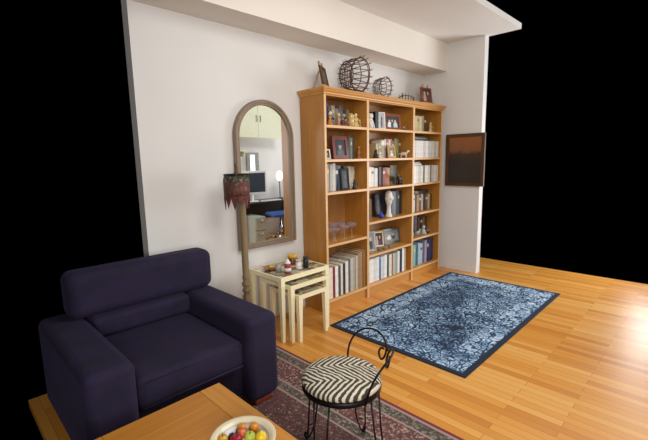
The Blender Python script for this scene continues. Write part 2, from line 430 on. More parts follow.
row("left bay's third shelf behind the black frame", 'books behind the black frame', 3.055, 3.235, 2.74, S(0, 2),
    [(1, .235, 'dark brown', '#3c332c'), (.8, .232, 'khaki', '#a08f6c'), (1.2, .235, 'white', '#e2ddd0'), (1, .228, 'ivory', '#d6cdb6'), (.8, .232, 'grey', '#8b8a86')], d=.14, art='on')
row("the left bay's bottom shelf", 'large books on the left bottom shelf', 2.672, 3.195, 2.615, S(0, 0),
    [(1.5, .315, 'cream white', '#e5dac5'), (.8, .315, 'dark red', '#7c2430'), (1.1, .318, 'white', '#e9e5db'), (1.0, .31, 'dark grey', '#4b4c4e'), (1.0, .322, 'off white', '#dcd6ca'), (.7, .322, 'black', '#2b2a2b'),
     (1.2, .335, 'cream', '#e3dac8'), (.8, .34, 'slate', '#5a5c60'), (1.1, .355, 'light grey', '#b9b5ac'), (.9, .36, 'stone', '#a39c8f'), (.8, .365, 'beige', '#c4b193'), (.9, .39, 'taupe', '#8f7a62'), (1.1, .40, 'tan brown', '#a37a4d')], d=.27, band_every=0)
book('brown wooden coloured album against the right end, left bay bottom shelf', 3.198, .040, 2.612, S(0, 0), .405, .28, '#8e5f34', 'large books on the left bottom shelf')
# middle bay
row("the middle bay's second shelf", 'books on the middle second shelf', 3.585, 3.735, 2.73, S(1, SEC),
    [(1, .165, 'beige', '#b3a178'), (1, .170, 'sage', '#9a9470'), (1.1, .20, 'white', '#e2dccc')], d=.14, total=None)
row("middle second shelf behind the gold frame", 'books behind the gold frame', 3.742, 4.075, 2.735, S(1, SEC),
    [(1, .215, 'grey white', '#c9c4ba'), (1, .222, 'red', '#a43a36'), (1, .215, 'pale pink', '#d8b8ac'), (1, .222, 'brick red', '#9a4436'), (1, .20, 'brown', '#6e5238'), (1.2, .228, 'olive', '#7e7540'), (1.2, .224, 'mustard green', '#948847'), (1, .222, 'dark olive', '#5b5632')], d=.14)
row("the middle bay's third shelf", 'books on the middle third shelf', 3.375, 3.545, 2.68, S(1, THI),
    [(1.3, .222, 'white', '#e6e3dc'), (1, .215, 'ivory', '#ddd8cb'), (1.2, .205, 'pale grey', '#cfd0d2')], d=.15)
row("middle third shelf right of the white books", 'brown and red books on the middle third shelf', 3.63, 3.835, 2.72, S(1, THI),
    [(1.2, .212, 'dark brown', '#40322a'), (1, .205, 'dark red', '#6f2723'), (1, .205, 'red', '#9b3a2c'), (.9, .20, 'orange yellow', '#c58a3a')], d=.14)
row("middle third shelf's olive pair", 'wide olive books on the middle third shelf', 3.86, 4.02, 2.74, S(1, THI),
    [(1, .226, 'dark olive brown', '#4a4434'), (1, .226, 'deep olive', '#575039')], d=.14, band_every=0)
row("the middle bay's fourth shelf", 'dark books right of the white head', 3.845, 4.085, 2.72, S(1, 2),
    [(1, .28, 'charcoal', '#3b4047'), (1.2, .285, 'slate blue', '#586473'), (1, .28, 'steel grey', '#6f7880'), (1, .29, 'dark grey', '#383b3f'), (1, .288, 'blue grey', '#4c5763'), (1.1, .28, 'black', '#2a2c30')], d=.15)
row("the middle bay's bottom shelf", 'white and blue books on the middle bottom shelf', 3.295, 4.07, 2.635, S(1, 0),
    [(1.3, .27, 'white', '#e7e6e2'), (1.1, .272, 'bright white', '#efeeea'), (.9, .268, 'ivory', '#dedacf'), (1.1, .275, 'cool white', '#dfe4e8'), (.7, .235, 'deep blue', '#2b4c86'), (1.2, .262, 'pale grey', '#cfd3d6'), (1, .272, 'chalk white', '#ebe9e3'), (.7, .26, 'dark green', '#31443d'),
     (1, .262, 'bone white', '#dcd8cc'), (.6, .255, 'maroon', '#6b3031'), (1, .262, 'light tan', '#c6b28d'), (1, .258, 'grey blue', '#8a9fae'), (.9, .268, 'milk white', '#e6e2d8'), (.8, .285, 'navy', '#1f2a44'), (.9, .29, 'snow white', '#e9e8e6'), (.9, .275, 'tan', '#b39468')], d=.2, band_every=0)
# right bay
row("the right bay's top shelf", 'books on the right top shelf', 4.335, 4.60, 2.71, S(2, TOPS),
    [(1.2, .195, 'cream', '#cfc29a'), (1, .20, 'yellow cream', '#c9b37b'), (1.2, .195, 'ivory', '#d6ccab'), (1, .205, 'khaki', '#a79767'), (1.2, .19, 'dark brown', '#4a3423')], d=.14)
row("the right bay's second shelf", 'white books on the right second shelf', 4.16, 4.768, 2.615, S(2, SEC),
    [(1, .205, 'white', '#e8e6e2'), (1, .205, 'pale grey', '#d3d3d3'), (1.1, .203, 'ivory', '#dfdacd'), (1, .206, 'cool white', '#dde2e6'), (1, .204, 'light pink', '#dbc5c0'), (1, .205, 'chalk white', '#eceae5'), (1, .205, 'pale blue', '#bfcdd8'), (1, .203, 'bone white', '#d8d3c6'), (1, .206, 'milk white', '#e6e1d8'), (1, .204, 'silver', '#c6c6c4'), (1, .204, 'off white', '#dcd8d0')], d=.17, band_every=0)
row("the right bay's third shelf", 'white books on the right third shelf', 4.16, 4.768, 2.615, S(2, THI),
    [(1, .212, 'white', '#e6e5e0'), (1, .21, 'ivory', '#d9d5c9'), (1, .212, 'light grey', '#c3c2be'), (1, .21, 'cream white', '#e0dac9'), (.5, .208, 'charcoal', '#4a4743'), (1, .212, 'chalk white', '#eae8e4'), (1, .21, 'bone white', '#d6d0c2'), (.5, .208, 'brown', '#6b4f39'), (1, .212, 'pale grey', '#cbcbc8'), (1, .21, 'milk white', '#e4dfd6'), (.9, .21, 'stone white', '#d2ccc1')], d=.17, band_every=0)
row("the right bay's fourth shelf", 'mixed books on the right fourth shelf', 4.20, 4.74, 2.68, S(2, 2),
    [(1, .205, 'grey', '#86827c'), (1, .215, 'white', '#d3cfc5'), (.9, .20, 'dark brown', '#43342a'), (1, .21, 'tan', '#a58a66'), (1, .205, 'brick red', '#7d4034'), (1, .212, 'pale grey', '#b4b0a8'), (.9, .205, 'black', '#2c2a2a'), (1, .205, 'brown', '#6c4e36'), (1, .20, 'beige', '#b8a27c'), (1, .198, 'walnut brown', '#57402d')], d=.15)
row("right fifth shelf's left cluster", 'books at the left of the right fifth shelf', 4.255, 4.45, 2.72, S(2, 1),
    [(1, .27, 'blue grey', '#5f6d78'), (1, .265, 'pale grey', '#aeb0b0'), (1, .27, 'charcoal', '#3c4146'), (1, .26, 'slate', '#59616a')], d=.14)
row("right fifth shelf's right cluster", 'books at the right of the right fifth shelf', 4.52, 4.735, 2.75, S(2, 1),
    [(1, .215, 'brown', '#5d4534'), (1, .21, 'dark brown', '#3f3027'), (1, .205, 'tan brown', '#8a6a48'), (1, .205, 'umber', '#4e3c2f')], d=.13)
row("the right bay's bottom shelf", 'teal and blue books on the right bottom shelf', 4.20, 4.74, 2.655, S(2, 0),
    [(1, .275, 'teal', '#3f8285'), (1, .28, 'pale teal', '#7fb0ae'), (1.1, .285, 'dark teal', '#2a5f68'), (1, .285, 'light blue', '#9dbccb'), (1, .27, 'silver', '#b8bcc4'), (1, .29, 'slate blue', '#51607f'), (1, .295, 'lilac', '#a39ab3'), (1, .30, 'navy', '#232b4d'), (1, .305, 'dark blue', '#2e3b69'), (1, .30, 'indigo', '#2b2d55')], d=.17)
def lying(shelf_words, group, x, y, z0, specs):
    z = z0
    for i, (th, ln, cw, hx) in enumerate(specs):
        t = thing('book', f'{cw} book lying flat, {["lowest", "second", "topmost"][i] if len(specs) == 3 else (["lower", "upper"][i] if len(specs) == 2 else "alone")} on the upright books, {shelf_words}', 'book', (x+rnd.uniform(0, .02), y, z), 0, group)
        c = .002; q = B(); q.box(0, ln, 0, .13, 0, c, 0); q.box(0, ln, 0, .13, th-c, th, 0); q.box(0, ln, 0, c, c, th-c, 0); q.done('cover', flat(hx, .5, 0, .06), t)
        B().box(.003, ln-.003, c+.0005, .127, c, th-c, 0).done('page_block', M['page'], t)
        z += th+.0004
lying('right second shelf', 'books lying on the white books', 4.23, 2.665, S(2, SEC)+.2075, [(.018, .36, 'black', '#34302f'), (.016, .31, 'grey', '#8b8784'), (.012, .26, 'dark grey', '#4c4a4a')])
lying('right third shelf', 'magazines lying on the third shelf books', 4.215, 2.665, S(2, THI)+.2135, [(.024, .20, 'white', '#dedad2'), (.02, .17, 'pale grey', '#bcb8b0')])
lying('right fourth shelf', 'book lying on the fourth shelf books', 4.42, 2.70, S(2, 2)+.2165, [(.04, .24, 'thick black', '#241f1f')])

# ------------------------------------------------------------------ picture frames
def frame(label, x, y, z, w, h, rotz, lean, fm, pic, bw=.018, t=.014, group=None, name='photo_frame', mount=None):
    """x,y = middle of the bottom edge; leans back by lean; faces local -y"""
    e = thing(name, label, 'picture frame', (x, y, z+.0005), rotz, group)
    Rm_ = Matrix.Rotation(-lean, 4, 'X')
    o = B().ringprism([(-w/2, 0), (w/2, 0), (w/2, h), (-w/2, h)], [(-w/2+bw, bw), (w/2-bw, bw), (w/2-bw, h-bw), (-w/2+bw, h-bw)], t).done('frame', fm, e)
    parts = [o]; Rm_ = Matrix.Translation((0, 0, (t+.003)*math.sin(lean))) @ Rm_
    if mount:
        parts.append(B().box(-w/2+bw, w/2-bw, t*.45, t*.9, bw, h-bw, 0).done('mount', flat(mount, .7, 0, .02), e)); k = bw*1.9
    else: k = bw
    parts.append(B().box(-w/2+k, w/2-k, t*.38, t*.85, k, h-k, 0).done('picture', pic, e))
    parts.append(B().box(-w/2+bw*.6, w/2-bw*.6, t*.92, t+.003, bw*.6, h-bw*.6, 0).done('backing', flat('#3a3029', .8), e))
    for p in parts: p.matrix_local = Rm_
    dz = h*.6; B().box(-.012, .012, -.0015, .0015, 0, dz*1.0, 0).done('strut', flat('#3a3029', .8), e).matrix_local = Matrix.Translation((0, t+.004+dz*math.sin(lean)*1.9, 0)) @ Matrix.Rotation(.12+lean*.5, 4, 'X')
    return e
port = photo_mat('portrait_grey', '#1d1d22', [(0, -.75, .6, .7, '#55575e'), (0, .2, .3, .4, '#a5958a'), (0, .5, .36, .26, '#2a2422')])
baby = photo_mat('portrait_light', '#8d8576', [(0, -.8, .6, .6, '#dcd8cf'), (0, .1, .42, .5, '#ddb9a0'), (0, .5, .42, .2, '#7b5a40')])
fam = photo_mat('group_photo', '#333f48', [(-.45, -.7, .34, .8, '#e4e6ea'), (.0, -.7, .3, .75, '#31435f'), (.45, -.7, .34, .8, '#c6ccd2'), (-.45, .15, .16, .25, '#d7ab8d'), (.0, .2, .16, .25, '#c89a7d'), (.45, .15, .16, .25, '#d9b193')])
darkp = photo_mat('dark_poster', '#17161a', [(0, -.5, .4, .5, '#2f2b33'), (.2, .3, .2, .25, '#5a4a48')])
whitep = photo_mat('pale_sketch', '#d9d9dc', [(0, -.4, .4, .6, '#6a6f76'), (.1, .3, .28, .3, '#43464c')])
bwp = photo_mat('black_white_photo', '#a3a7aa', [(-.3, -.5, .4, .5, '#e0e2e4'), (.35, -.4, .35, .6, '#4c4e51'), (-.3, .15, .2, .25, '#d7d9da'), (.35, .25, .18, .25, '#c5c7c8')])
couple = photo_mat('couple_photo', '#4b3a33', [(-.35, -.5, .35, .7, '#c8a394'), (.35, -.5, .35, .7, '#5d3f55'), (-.35, .3, .2, .25, '#dcb59b'), (.35, .3, .2, .25, '#caa18a')])
frame('tiny white framed portrait at the left end of the second shelf', 2.735, 2.655, S(0, 3), .075, .095, 0, .15, flat('#d8cfc0', .5), port, .012)
frame('large dark red wooden framed portrait standing on the left second shelf', 2.945, 2.672, S(0, 3), .225, .225, 0, .12, M['mahogany'], port, .036, .018)
frame('black framed dark picture leaning before books, left bay third shelf', 2.985, 2.655, S(0, 2), .125, .215, 0, .10, flat('#121112', .7), darkp, .02)
frame('slim white framed sketch leaning back beside the black book, middle top shelf', 3.635, 2.69, S(1, TOPS), .085, .19, R(-30), .14, flat('#e4e3e0', .5), whitep, .014)
frame('brown wooden framed group photo standing on the middle top shelf', 3.845, 2.685, S(1, TOPS), .285, .185, R(-4), .13, M['red_wood'], fam, .03, .018)
frame('white framed picture turned at the left end of the middle second shelf', 3.345, 2.70, S(1, SEC), .09, .155, R(-35), .14, flat('#d9d9d9', .5), whitep, .012)
frame('small gold framed baby portrait standing on the middle second shelf', 3.80, 2.665, S(1, SEC), .145, .14, 0, .14, flat('#b08a48', .4, .2), baby, .022)
frame('silver framed upright photo, leftmost on the middle fifth shelf', 3.425, 2.70, S(1, 1), .17, .225, R(-24), .16, flat('#c0c2c4', .4, .3), bwp, .02)
frame('gold framed photo with white mount between two silver frames', 3.645, 2.735, S(1, 1), .175, .205, R(-22), .16, flat('#b98a4a', .35, .4), couple, .016, mount='#e6e1d6')
frame('wide silver and black framed photo, rightmost on the middle fifth shelf', 3.945, 2.765, S(1, 1), .32, .185, R(-6), .16, flat('#5d6165', .4, .3), bwp, .026, mount='#8f9394')
frame('narrow brown frame turned at the left end of the middle fourth shelf', 3.345, 2.67, S(1, 2), .09, .24, R(-48), .10, flat('#7c5c46', .4), couple, .012)
frame('black picture frame standing behind the white head', 3.715, 2.79, S(1, 2), .15, .27, 0, .12, flat('#111014', .7), darkp, .02)
book('black book between the white cat and the leaning sketch, middle top shelf', 3.515, .055, 2.69, S(1, TOPS), .186, .13, '#141316', None)

# ------------------------------------------------------------------ figurines and ornaments
def rgb(h): return flat(h, .45, 0, .08)
def figurine(name, label, cat, x, y, z, h, kind, c1, c2, c3=None, group=None, rotz=0.0, fat=1.0):
    e = thing(name, label, cat, (x, y, z+.0005), rotz, group); r = h*.26*fat
    if kind == 'person':
        B().lathe([(r*.85, 0), (r, h*.05), (r*.72, h*.3), (r*.55, h*.45), (r*.82, h*.58), (r*.62, h*.68), (r*.28, h*.74), (r*.2, h*.76)], 14).done('body', rgb(c1), e)
        b = B(); b.ball((0, 0, h*.86), h*.135, 14, 10, (.9, 1, 1.05)); b.ball((0, -h*.135, h*.85), h*.022, 8, 6); b.done('head', rgb(c2), e)
        B().ball((0, h*.025, h*.915), h*.12, 12, 8, (1.05, .95, .7)).done('hair', rgb(c3 or '#3a2a20'), e)
        b = B()
        for s in (-1, 1): b.tube([(s*r*.7, 0, h*.64), (s*r*.95, -r*.25, h*.52), (s*r*.45, -r*.85, h*.44)], [r*.24, r*.2, r*.17], 8)
        b.done('arms', rgb(c1), e)
    elif kind == 'owl':
        B().lathe([(r*.7, 0), (r*.95, h*.1), (r*1.05, h*.35), (r*.9, h*.6), (r*.95, h*.75), (r*.75, h*.92), (r*.3, h), (0, h*1.0)], 16).done('body', rgb(c1), e)
        b = B()
        for s in (-1, 1): b.ball((s*r*.38, -r*.75, h*.78), r*.27, 10, 8, (1, .5, 1))
        b.done('eyes', rgb(c2), e)
        b = B(); b.ball((0, -r*.72, h*.4), r*.55, 12, 8, (1, .6, 1.3)); b.done('belly', rgb(c3 or c2), e)
        b = B()
        for s in (-1, 1): b.lathe([(r*.2, 0), (0, r*.5)], 8, (s*r*.5, 0, h*.92))
        b.done('ears', rgb(c1), e)
    elif kind == 'cat':
        b = B(); b.lathe([(r*1.0, 0), (r*1.1, h*.1), (r*.95, h*.32), (r*.6, h*.55), (r*.45, h*.66)], 16); b.done('body', rgb(c1), e)
        b = B(); b.ball((0, -r*.12, h*.78), h*.17, 14, 10)
        for s in (-1, 1): b.lathe([(h*.05, 0), (0, h*.1)], 8, (s*h*.1, -r*.1, h*.9))
        b.done('head', rgb(c2), e)
        b = B()
        for s in (-1, 1): b.tube([(s*r*.4, -r*.5, h*.4), (s*r*.42, -r*.95, h*.09), (s*r*.42, -r*1.2, h*.08)], r*.22, 8)
        b.done('paws', rgb(c2), e)
    elif kind == 'turned':
        B().lathe([(r*.95, 0), (r, h*.05), (r*.5, h*.12), (r*.35, h*.3), (r*.7, h*.5), (r*.35, h*.66), (r*.3, h*.74)], 14).done('base', rgb(c1), e)
        B().ball((0, 0, h*.86), h*.14, 12, 10).done('knob', rgb(c2), e)
    elif kind == 'vase':
        B().lathe([(r*.6, 0), (r*.95, h*.2), (r, h*.4), (r*.6, h*.68), (r*.35, h*.8), (r*.5, h*.97), (r*.5, h), (r*.36, h*.985), (r*.25, h*.82), (0, h*.3)], 16).done('body', rgb(c1), e)
        B().lathe([(r*1.0, 0), (r*1.03, h*.05), (r*.9, h*.12)], 16, (0, 0, h*.34)).done('painted_band', rgb(c2), e)
    elif kind == 'animal':
        b = B(); b.ball((0, 0, h*.52), h*.3, 14, 10, (1.6, .8, .85)); b.tube([(h*.35, 0, h*.6), (h*.52, 0, h*.82)], [h*.17, h*.12], 8)
        for sx in (-1, 1):
            for sy in (-1, 1): b.tube([(sx*h*.3, sy*h*.13, h*.4), (sx*h*.32, sy*h*.14, h*.03)], [h*.1, h*.075], 8)
        b.tube([(-h*.45, 0, h*.6), (-h*.62, 0, h*.5), (-h*.66, 0, h*.3)], h*.04, 6); b.done('body', rgb(c1), e)
        b = B(); b.ball((h*.6, 0, h*.86), h*.14, 12, 8, (1.35, .85, .9))
        for s in (-1, 1): b.lathe([(h*.045, 0), (0, h*.1)], 6, (h*.55, s*h*.08, h*.95))
        b.done('head', rgb(c2), e)
    return e
z = S(0, 4); g = 'figurines on the left top shelf'
figurine('figurine', 'orange and brown figurine at the left end of the left top shelf', 'figurine', 2.775, 2.665, z, .10, 'cat', '#b5763a', '#c58d50', None, g)
figurine('figurine', 'dark navy figurine with white face on the left top shelf', 'figurine', 2.838, 2.722, z, .145, 'person', '#23233a', '#e0d5c8', '#20202c', g)
figurine('figurine', 'slim tan column shaped figurine on the left top shelf', 'figurine', 2.912, 2.68, z, .13, 'turned', '#a5835c', '#c9b79a', None, g)
figurine('figurine', 'small dark red clothed figurine on the left top shelf', 'figurine', 2.970, 2.675, z, .088, 'person', '#6a2a2a', '#b98f73', None, g, fat=1.2)
figurine('figurine', 'small purple brown figurine beside the cream owl', 'figurine', 3.022, 2.685, z, .078, 'person', '#6d4a4c', '#c0a184', None, g, fat=1.2)
figurine('owl_figurine', 'round cream and gold owl figurine on the left top shelf', 'figurine', 3.088, 2.675, z, .138, 'owl', '#b99858', '#f0e6c8', '#d9c48e', g)
figurine('figurine', 'tall golden yellow figurine right of the cream owl', 'figurine', 3.170, 2.68, z, .142, 'person', '#cdae68', '#dcc38c', '#b78f4a', g, fat=1.0)
figurine('figurine', 'small tan figurine, rightmost on the left top shelf', 'figurine', 3.224, 2.67, z, .086, 'person', '#a88a5e', '#c8ac82', '#7a5d3c', g)
figurine('figurine', 'small turned wooden figurine beside the dark books, left second shelf', 'figurine', 3.205, 2.67, S(0, 3), .13, 'turned', '#9b6233', '#a86f3f')
figurine('figurine', 'small black figurine before the white books, left third shelf', 'figurine', 3.13, 2.665, S(0, 2), .105, 'person', '#2a2826', '#4b4641', '#1d1b1a')
figurine('cat_figurine', 'white cat figurine at the left of the middle top shelf', 'figurine', 3.425, 2.69, S(1, TOPS), .168, 'cat', '#d9d6cf', '#e2e0da', None, rotz=R(-30))
figurine('figurine', 'tiny brown animal figurine right of the brown framed group photo', 'figurine', 4.035, 2.68, S(1, TOPS), .075, 'animal', '#8e6a43', '#a37d52')
figurine('figurine', 'small black figurine on the middle second shelf', 'figurine', 3.465, 2.65, S(1, SEC), .10, 'cat', '#1e1b1a', '#2a2523')
figurine('figurine', 'small white figurine beside the black one, middle second shelf', 'figurine', 3.535, 2.65, S(1, SEC), .098, 'person', '#d8d0be', '#d6b898', '#7b5c3e')
figurine('figurine', 'white animal figurine at the right end of the middle second shelf', 'figurine', 4.03, 2.67, S(1, SEC), .09, 'animal', '#d3c9b4', '#ddd4c2', rotz=R(-60))
figurine('figurine', 'dark bronze animal figurine before the olive books, middle third shelf', 'figurine', 3.95, 2.67, S(1, THI), .135, 'animal', '#3c352d', '#5d5347', rotz=R(200))
figurine('vase', 'small deep blue glass vase left of the white head', 'vase', 3.62, 2.69, S(1, 2), .075, 'vase', '#25309c', '#3a48b8', fat=1.5)
figurine('figurine', 'cream figurine at the right end of the right top shelf', 'figurine', 4.665, 2.69, S(2, TOPS), .13, 'person', '#c6a978', '#d6c096', '#7f5e38')
g = 'ornaments on the right fifth shelf'
figurine('vase', 'small grey vase at the left of the right fifth shelf', 'vase', 4.225, 2.665, S(2, 1), .11, 'vase', '#8c8f8e', '#5e6263', group=g)
figurine('figurine', 'pale grey animal ornament before the books, right fifth shelf', 'figurine', 4.37, 2.665, S(2, 1), .085, 'animal', '#a39d92', '#b3ada2', group=g)
figurine('figurine', 'silver seated ornament in the middle of the right fifth shelf', 'figurine', 4.50, 2.665, S(2, 1), .125, 'cat', '#a9a9a6', '#bdbdba', group=g)
figurine('vase', 'dark brown round vase right of the silver ornament', 'vase', 4.60, 2.67, S(2, 1), .105, 'vase', '#4c3b2e', '#8a6c48', group=g, fat=1.3)
g = 'small metal animals on the middle fifth shelf'
for i, (x, w_) in enumerate(((3.525, 'leftmost'), (3.62, 'middle'), (3.72, 'rightmost'))):
    figurine('metal_animal', f'tiny pewter animal before the silver frames, {w_} of three', 'figurine', x, 2.645, S(1, 1), .045+.005*(i % 2), 'animal', '#6d6a66', '#7f7c78', group=g, rotz=R(-20+30*i))
# white head bust
e = thing('mannequin_head', 'white mannequin head on a long neck, middle bay fourth shelf', 'bust', (3.765, 2.69, S(1, 2)+.0005), R(-25))
b = B()
b.lathe([(.058, 0), (.060, .008), (.052, .02), (.038, .05), (.033, .10), (.035, .135), (.047, .155), (.058, .185), (.063, .22), (.061, .255), (.05, .285), (.028, .302), (0, .306)], 24, sx=.66, sy=.86)
b.tube([(0, -.050, .232), (0, -.062, .208), (0, -.053, .200)], [.005, .009, .007], 8)
b.ball((0, -.046, .183), .011, 10, 8, (1.5, .7, .45)); b.ball((0, -.038, .162), .014, 10, 8, (1.1, .9, .8))
for s in (-1, 1): b.ball((s*.040, .0, .215), .013, 8, 8, (.4, .8, 1.3)); b.ball((s*.018, -.047, .232), .008, 8, 6, (1.3, .5, .6))
b.done('head', flat('#e4dfd4', .5, 0, .02), e)
# stemmed glasses
g = 'stemmed glasses on the left fourth shelf'
gp = [((2.74, 2.68), .150, 'leftmost at the front'), ((2.80, 2.80), .165, 'at the back left'), ((2.86, 2.70), .135, 'second at the front'), ((2.93, 2.79), .165, 'middle back'), ((2.99, 2.69), .15, 'third at the front'), ((3.06, 2.80), .160, 'at the back right'), ((3.13, 2.71), .155, 'rightmost at the front')]
for (x, y), h, w_ in gp:
    t = thing('stemmed_glass', f'clear stemmed glass with pinkish rim on the left fourth shelf, {w_}', 'glass', (x, y, S(0, 1)+.0005), 0, g)
    B().lathe([(.03, 0), (.03, .002), (.006, .006), (.004, .012), (.004, h*.55), (.008, h*.60)], 18).done('stem', M['glass'], t)
    B().lathe([(.008, h*.60), (.036, h*.68), (.052, h*.82), (.056, h), (.0545, h), (.0505, h*.825), (.034, h*.695), (0, h*.63)], 18).done('bowl', M['pink_glass'], t)

# ------------------------------------------------------------------ on top of the bookcase
def twig_basket(label, x, y, z, rad, dep, yawdeg, tilt, n=18):
    """a bowl of twigs standing on its rim: base grid at the back, ring of spiky twigs around the mouth"""
    e = thing('twig_basket', label, 'basket', (x, y, z), R(yawdeg), 'twig baskets on top of the bookcase')
    mt = Matrix.Translation((0, 0, rad*1.06)) @ Matrix.Rotation(tilt, 4, 'Y') @ Matrix.Rotation(R(90), 4, 'Y')   # axis -> +x
    def circ(r, zz, k=28, j=0.0): return [(r*math.cos(2*math.pi*i/k)+rnd.uniform(-j, j), r*math.sin(2*math.pi*i/k)+rnd.uniform(-j, j), zz) for i in range(k)]
    tw = rad*.026
    b = B(); b.tube(circ(rad, dep, 28, rad*.02), tw*1.25, 6, True); b.tube(circ(rad*.97, dep*.93, 28, rad*.02), tw, 6, True); o1 = b.done('rim', M['twig'], e)
    b = B(); r0 = rad*.76
    b.tube(circ(r0, 0, 24, rad*.015), tw*1.2, 6, True); b.tube(circ(rad*.92, dep*.45, 26, rad*.02), tw, 6, True)
    N = 8
    for k in range(-N//2+1, N//2):
        q = k/(N/2)*r0; l = math.sqrt(max(r0*r0-q*q, 0))
        b.tube([(q, -l, rnd.uniform(-.004, .004)), (q, 0, rnd.uniform(-.006, .006)), (q, l, 0)], tw*.75, 5)
        b.tube([(-l, q, 0), (0, q, rnd.uniform(-.006, .006)), (l, q, rnd.uniform(-.004, .004))], tw*.75, 5)
    o2 = b.done('base_grid', M['twig'], e)
    b = B()
    for i in range(n):
        a0 = 2*math.pi*i/n; a1 = 2*math.pi*(i+.5)/n; a2 = 2*math.pi*(i+1)/n
        P = lambda a, r, zz: (r*math.cos(a), r*math.sin(a), zz)
        b.tube([P(a0, r0, 0), P((a0+a1)/2, rad*.90, dep*.5), P(a1, rad*1.0, dep), P(a1+.04, rad*1.13, dep*1.12)], [tw, tw, tw*.9, tw*.5], 5)
        b.tube([P(a2, r0, 0), P((a2+a1)/2, rad*.90, dep*.5), P(a1, rad*1.0, dep), P(a1-.05, rad*1.10, dep*1.22)], [tw, tw, tw*.8, tw*.5], 5)
        b.tube([P(a0, r0*1.0, 0), P(a0, r0*1.15, -dep*.12)], [tw*.8, tw*.4], 5)
    o3 = b.done('side_twigs', M['twig'], e)
    for o in (o1, o2, o3): o.matrix_local = mt
    return e
twig_basket('largest round twig basket standing on edge on the bookcase top', 3.105, 2.745, TOP+.008, .168, .168, -16, -.08, 17)
twig_basket('middle sized twig basket on edge, between the large and small ones', 3.63, 2.755, TOP+.008, .108, .115, -16, -.10, 14)
# small low basket, mouth up and tipped
e = thing('twig_basket', 'smallest low twig basket lying on the bookcase top right', 'basket', (4.235, 2.775, TOP), R(10), 'twig baskets on top of the bookcase')
b = B(); k = 20
b.tube([(.125*math.cos(2*math.pi*i/k), .08*math.sin(2*math.pi*i/k), .055+.03*math.cos(2*math.pi*i/k+2.6)) for i in range(k)], .006, 6, True)
b.done('rim', M['twig'], e)
b = B()
for i in range(14):
    a = 2*math.pi*i/14; b.tube([(.06*math.cos(a), .04*math.sin(a), .006), (.10*math.cos(a), .064*math.sin(a), .02), (.125*math.cos(a), .08*math.sin(a), .055+.03*math.cos(a+2.6)), (.135*math.cos(a), .088*math.sin(a), .085+.03*math.cos(a+2.6))], [.004, .004, .004, .002], 5)
b.tube([(.06*math.cos(2*math.pi*i/k), .04*math.sin(2*math.pi*i/k), .006) for i in range(k)], .005, 6, True)
b.tube([(-.10, 0, .06), (-.115, 0, .12)], .004, 5)
b.done('side_twigs', M['twig'], e)
def easel(label, x, y, z, w, h, yawdeg, pic, lean=.22, fm=None):
    e = thing('table_easel', label, 'easel', (x, y, z), R(yawdeg))
    wd = M['pine']
    for s in (-1, 1):
        o = B().tube([(s*w*.42, 0, .006), (s*w*.2, h*math.sin(lean), h)], .0105, 6).done('leg', wd, e)
    B().tube([(0, h*math.sin(lean)*.9, h*.86), (0, h*.52, .006)], .007, 6).done('leg', wd, e)
    B().box(-w*.5, w*.5, -.022, .012, h*.12, h*.12+.014, 0).done('ledge', wd, e)
    m = Matrix.Translation((0, -.012+h*.12*math.sin(lean), h*.12+.016)) @ Matrix.Rotation(-lean, 4, 'X')
    B().ringprism([(-w*.45, 0), (w*.45, 0), (w*.45, h*.68), (-w*.45, h*.68)], [(-w*.37, .014), (w*.37, .014), (w*.37, h*.68-.014), (-w*.37, h*.68-.014)], .012).done('picture_frame', fm or M['dark_wood'], e).matrix_local = m
    B().box(-w*.38, w*.38, .004, .010, .012, h*.68-.012, 0).done('picture', pic, e).matrix_local = m
    return e
easel('little wooden easel with a dark picture, left of the twig baskets', 2.815, 2.745, TOP, .20, .27, 26, photo_mat('dark_green_picture', '#3b3a2c', [(0, -.4, .6, .5, '#5b5238'), (.1, .3, .3, .3, '#6d6a4e')]))
easel('small wooden easel with a couple picture at the right end of bookcase top', 4.645, 2.735, TOP, .24, .275, -8, couple, .16, M['red_wood'])

# ------------------------------------------------------------------ mirror and lamp
def arch(x0, x1, z0, z1, n=24):
    r = (x1-x0)/2; cx = (x0+x1)/2
    return [(x0, z0)] + [(x0, z0+(z1-r-z0)*k/6) for k in range(1, 6)] + [(cx-r*math.cos(math.pi*k/n), z1-r+r*math.sin(math.pi*k/n)) for k in range(n+1)] + [(x1, z0+(z1-r-z0)*k/6) for k in range(5, 0, -1)] + [(x1, z0)]
mi = thing('wall_mirror', 'tall arched mirror with taupe wooden frame hanging on the wall', 'mirror', (2.185, 2.89, .725))
X0, X1, Z1 = -.322, .322, 1.305
b = B()
O = arch(X0, X1, 0, Z1); I = arch(X0+.047, X1-.047, .047, Z1-.047)
b.ringprism(O, I, .034, 'y', 0)
O2 = arch(X0+.006, X1-.006, .006, Z1-.006); I2 = arch(X0+.026, X1-.026, .026, Z1-.026)
b.ringprism(O2, I2, .008, 'y', -.008)
b.done('frame', M['mirror_frame'], mi)
B().prism(arch(X0+.04, X1-.04, .04, Z1-.04), .004, 'y', .016).done('mirror_glass', M['mirror'], mi)

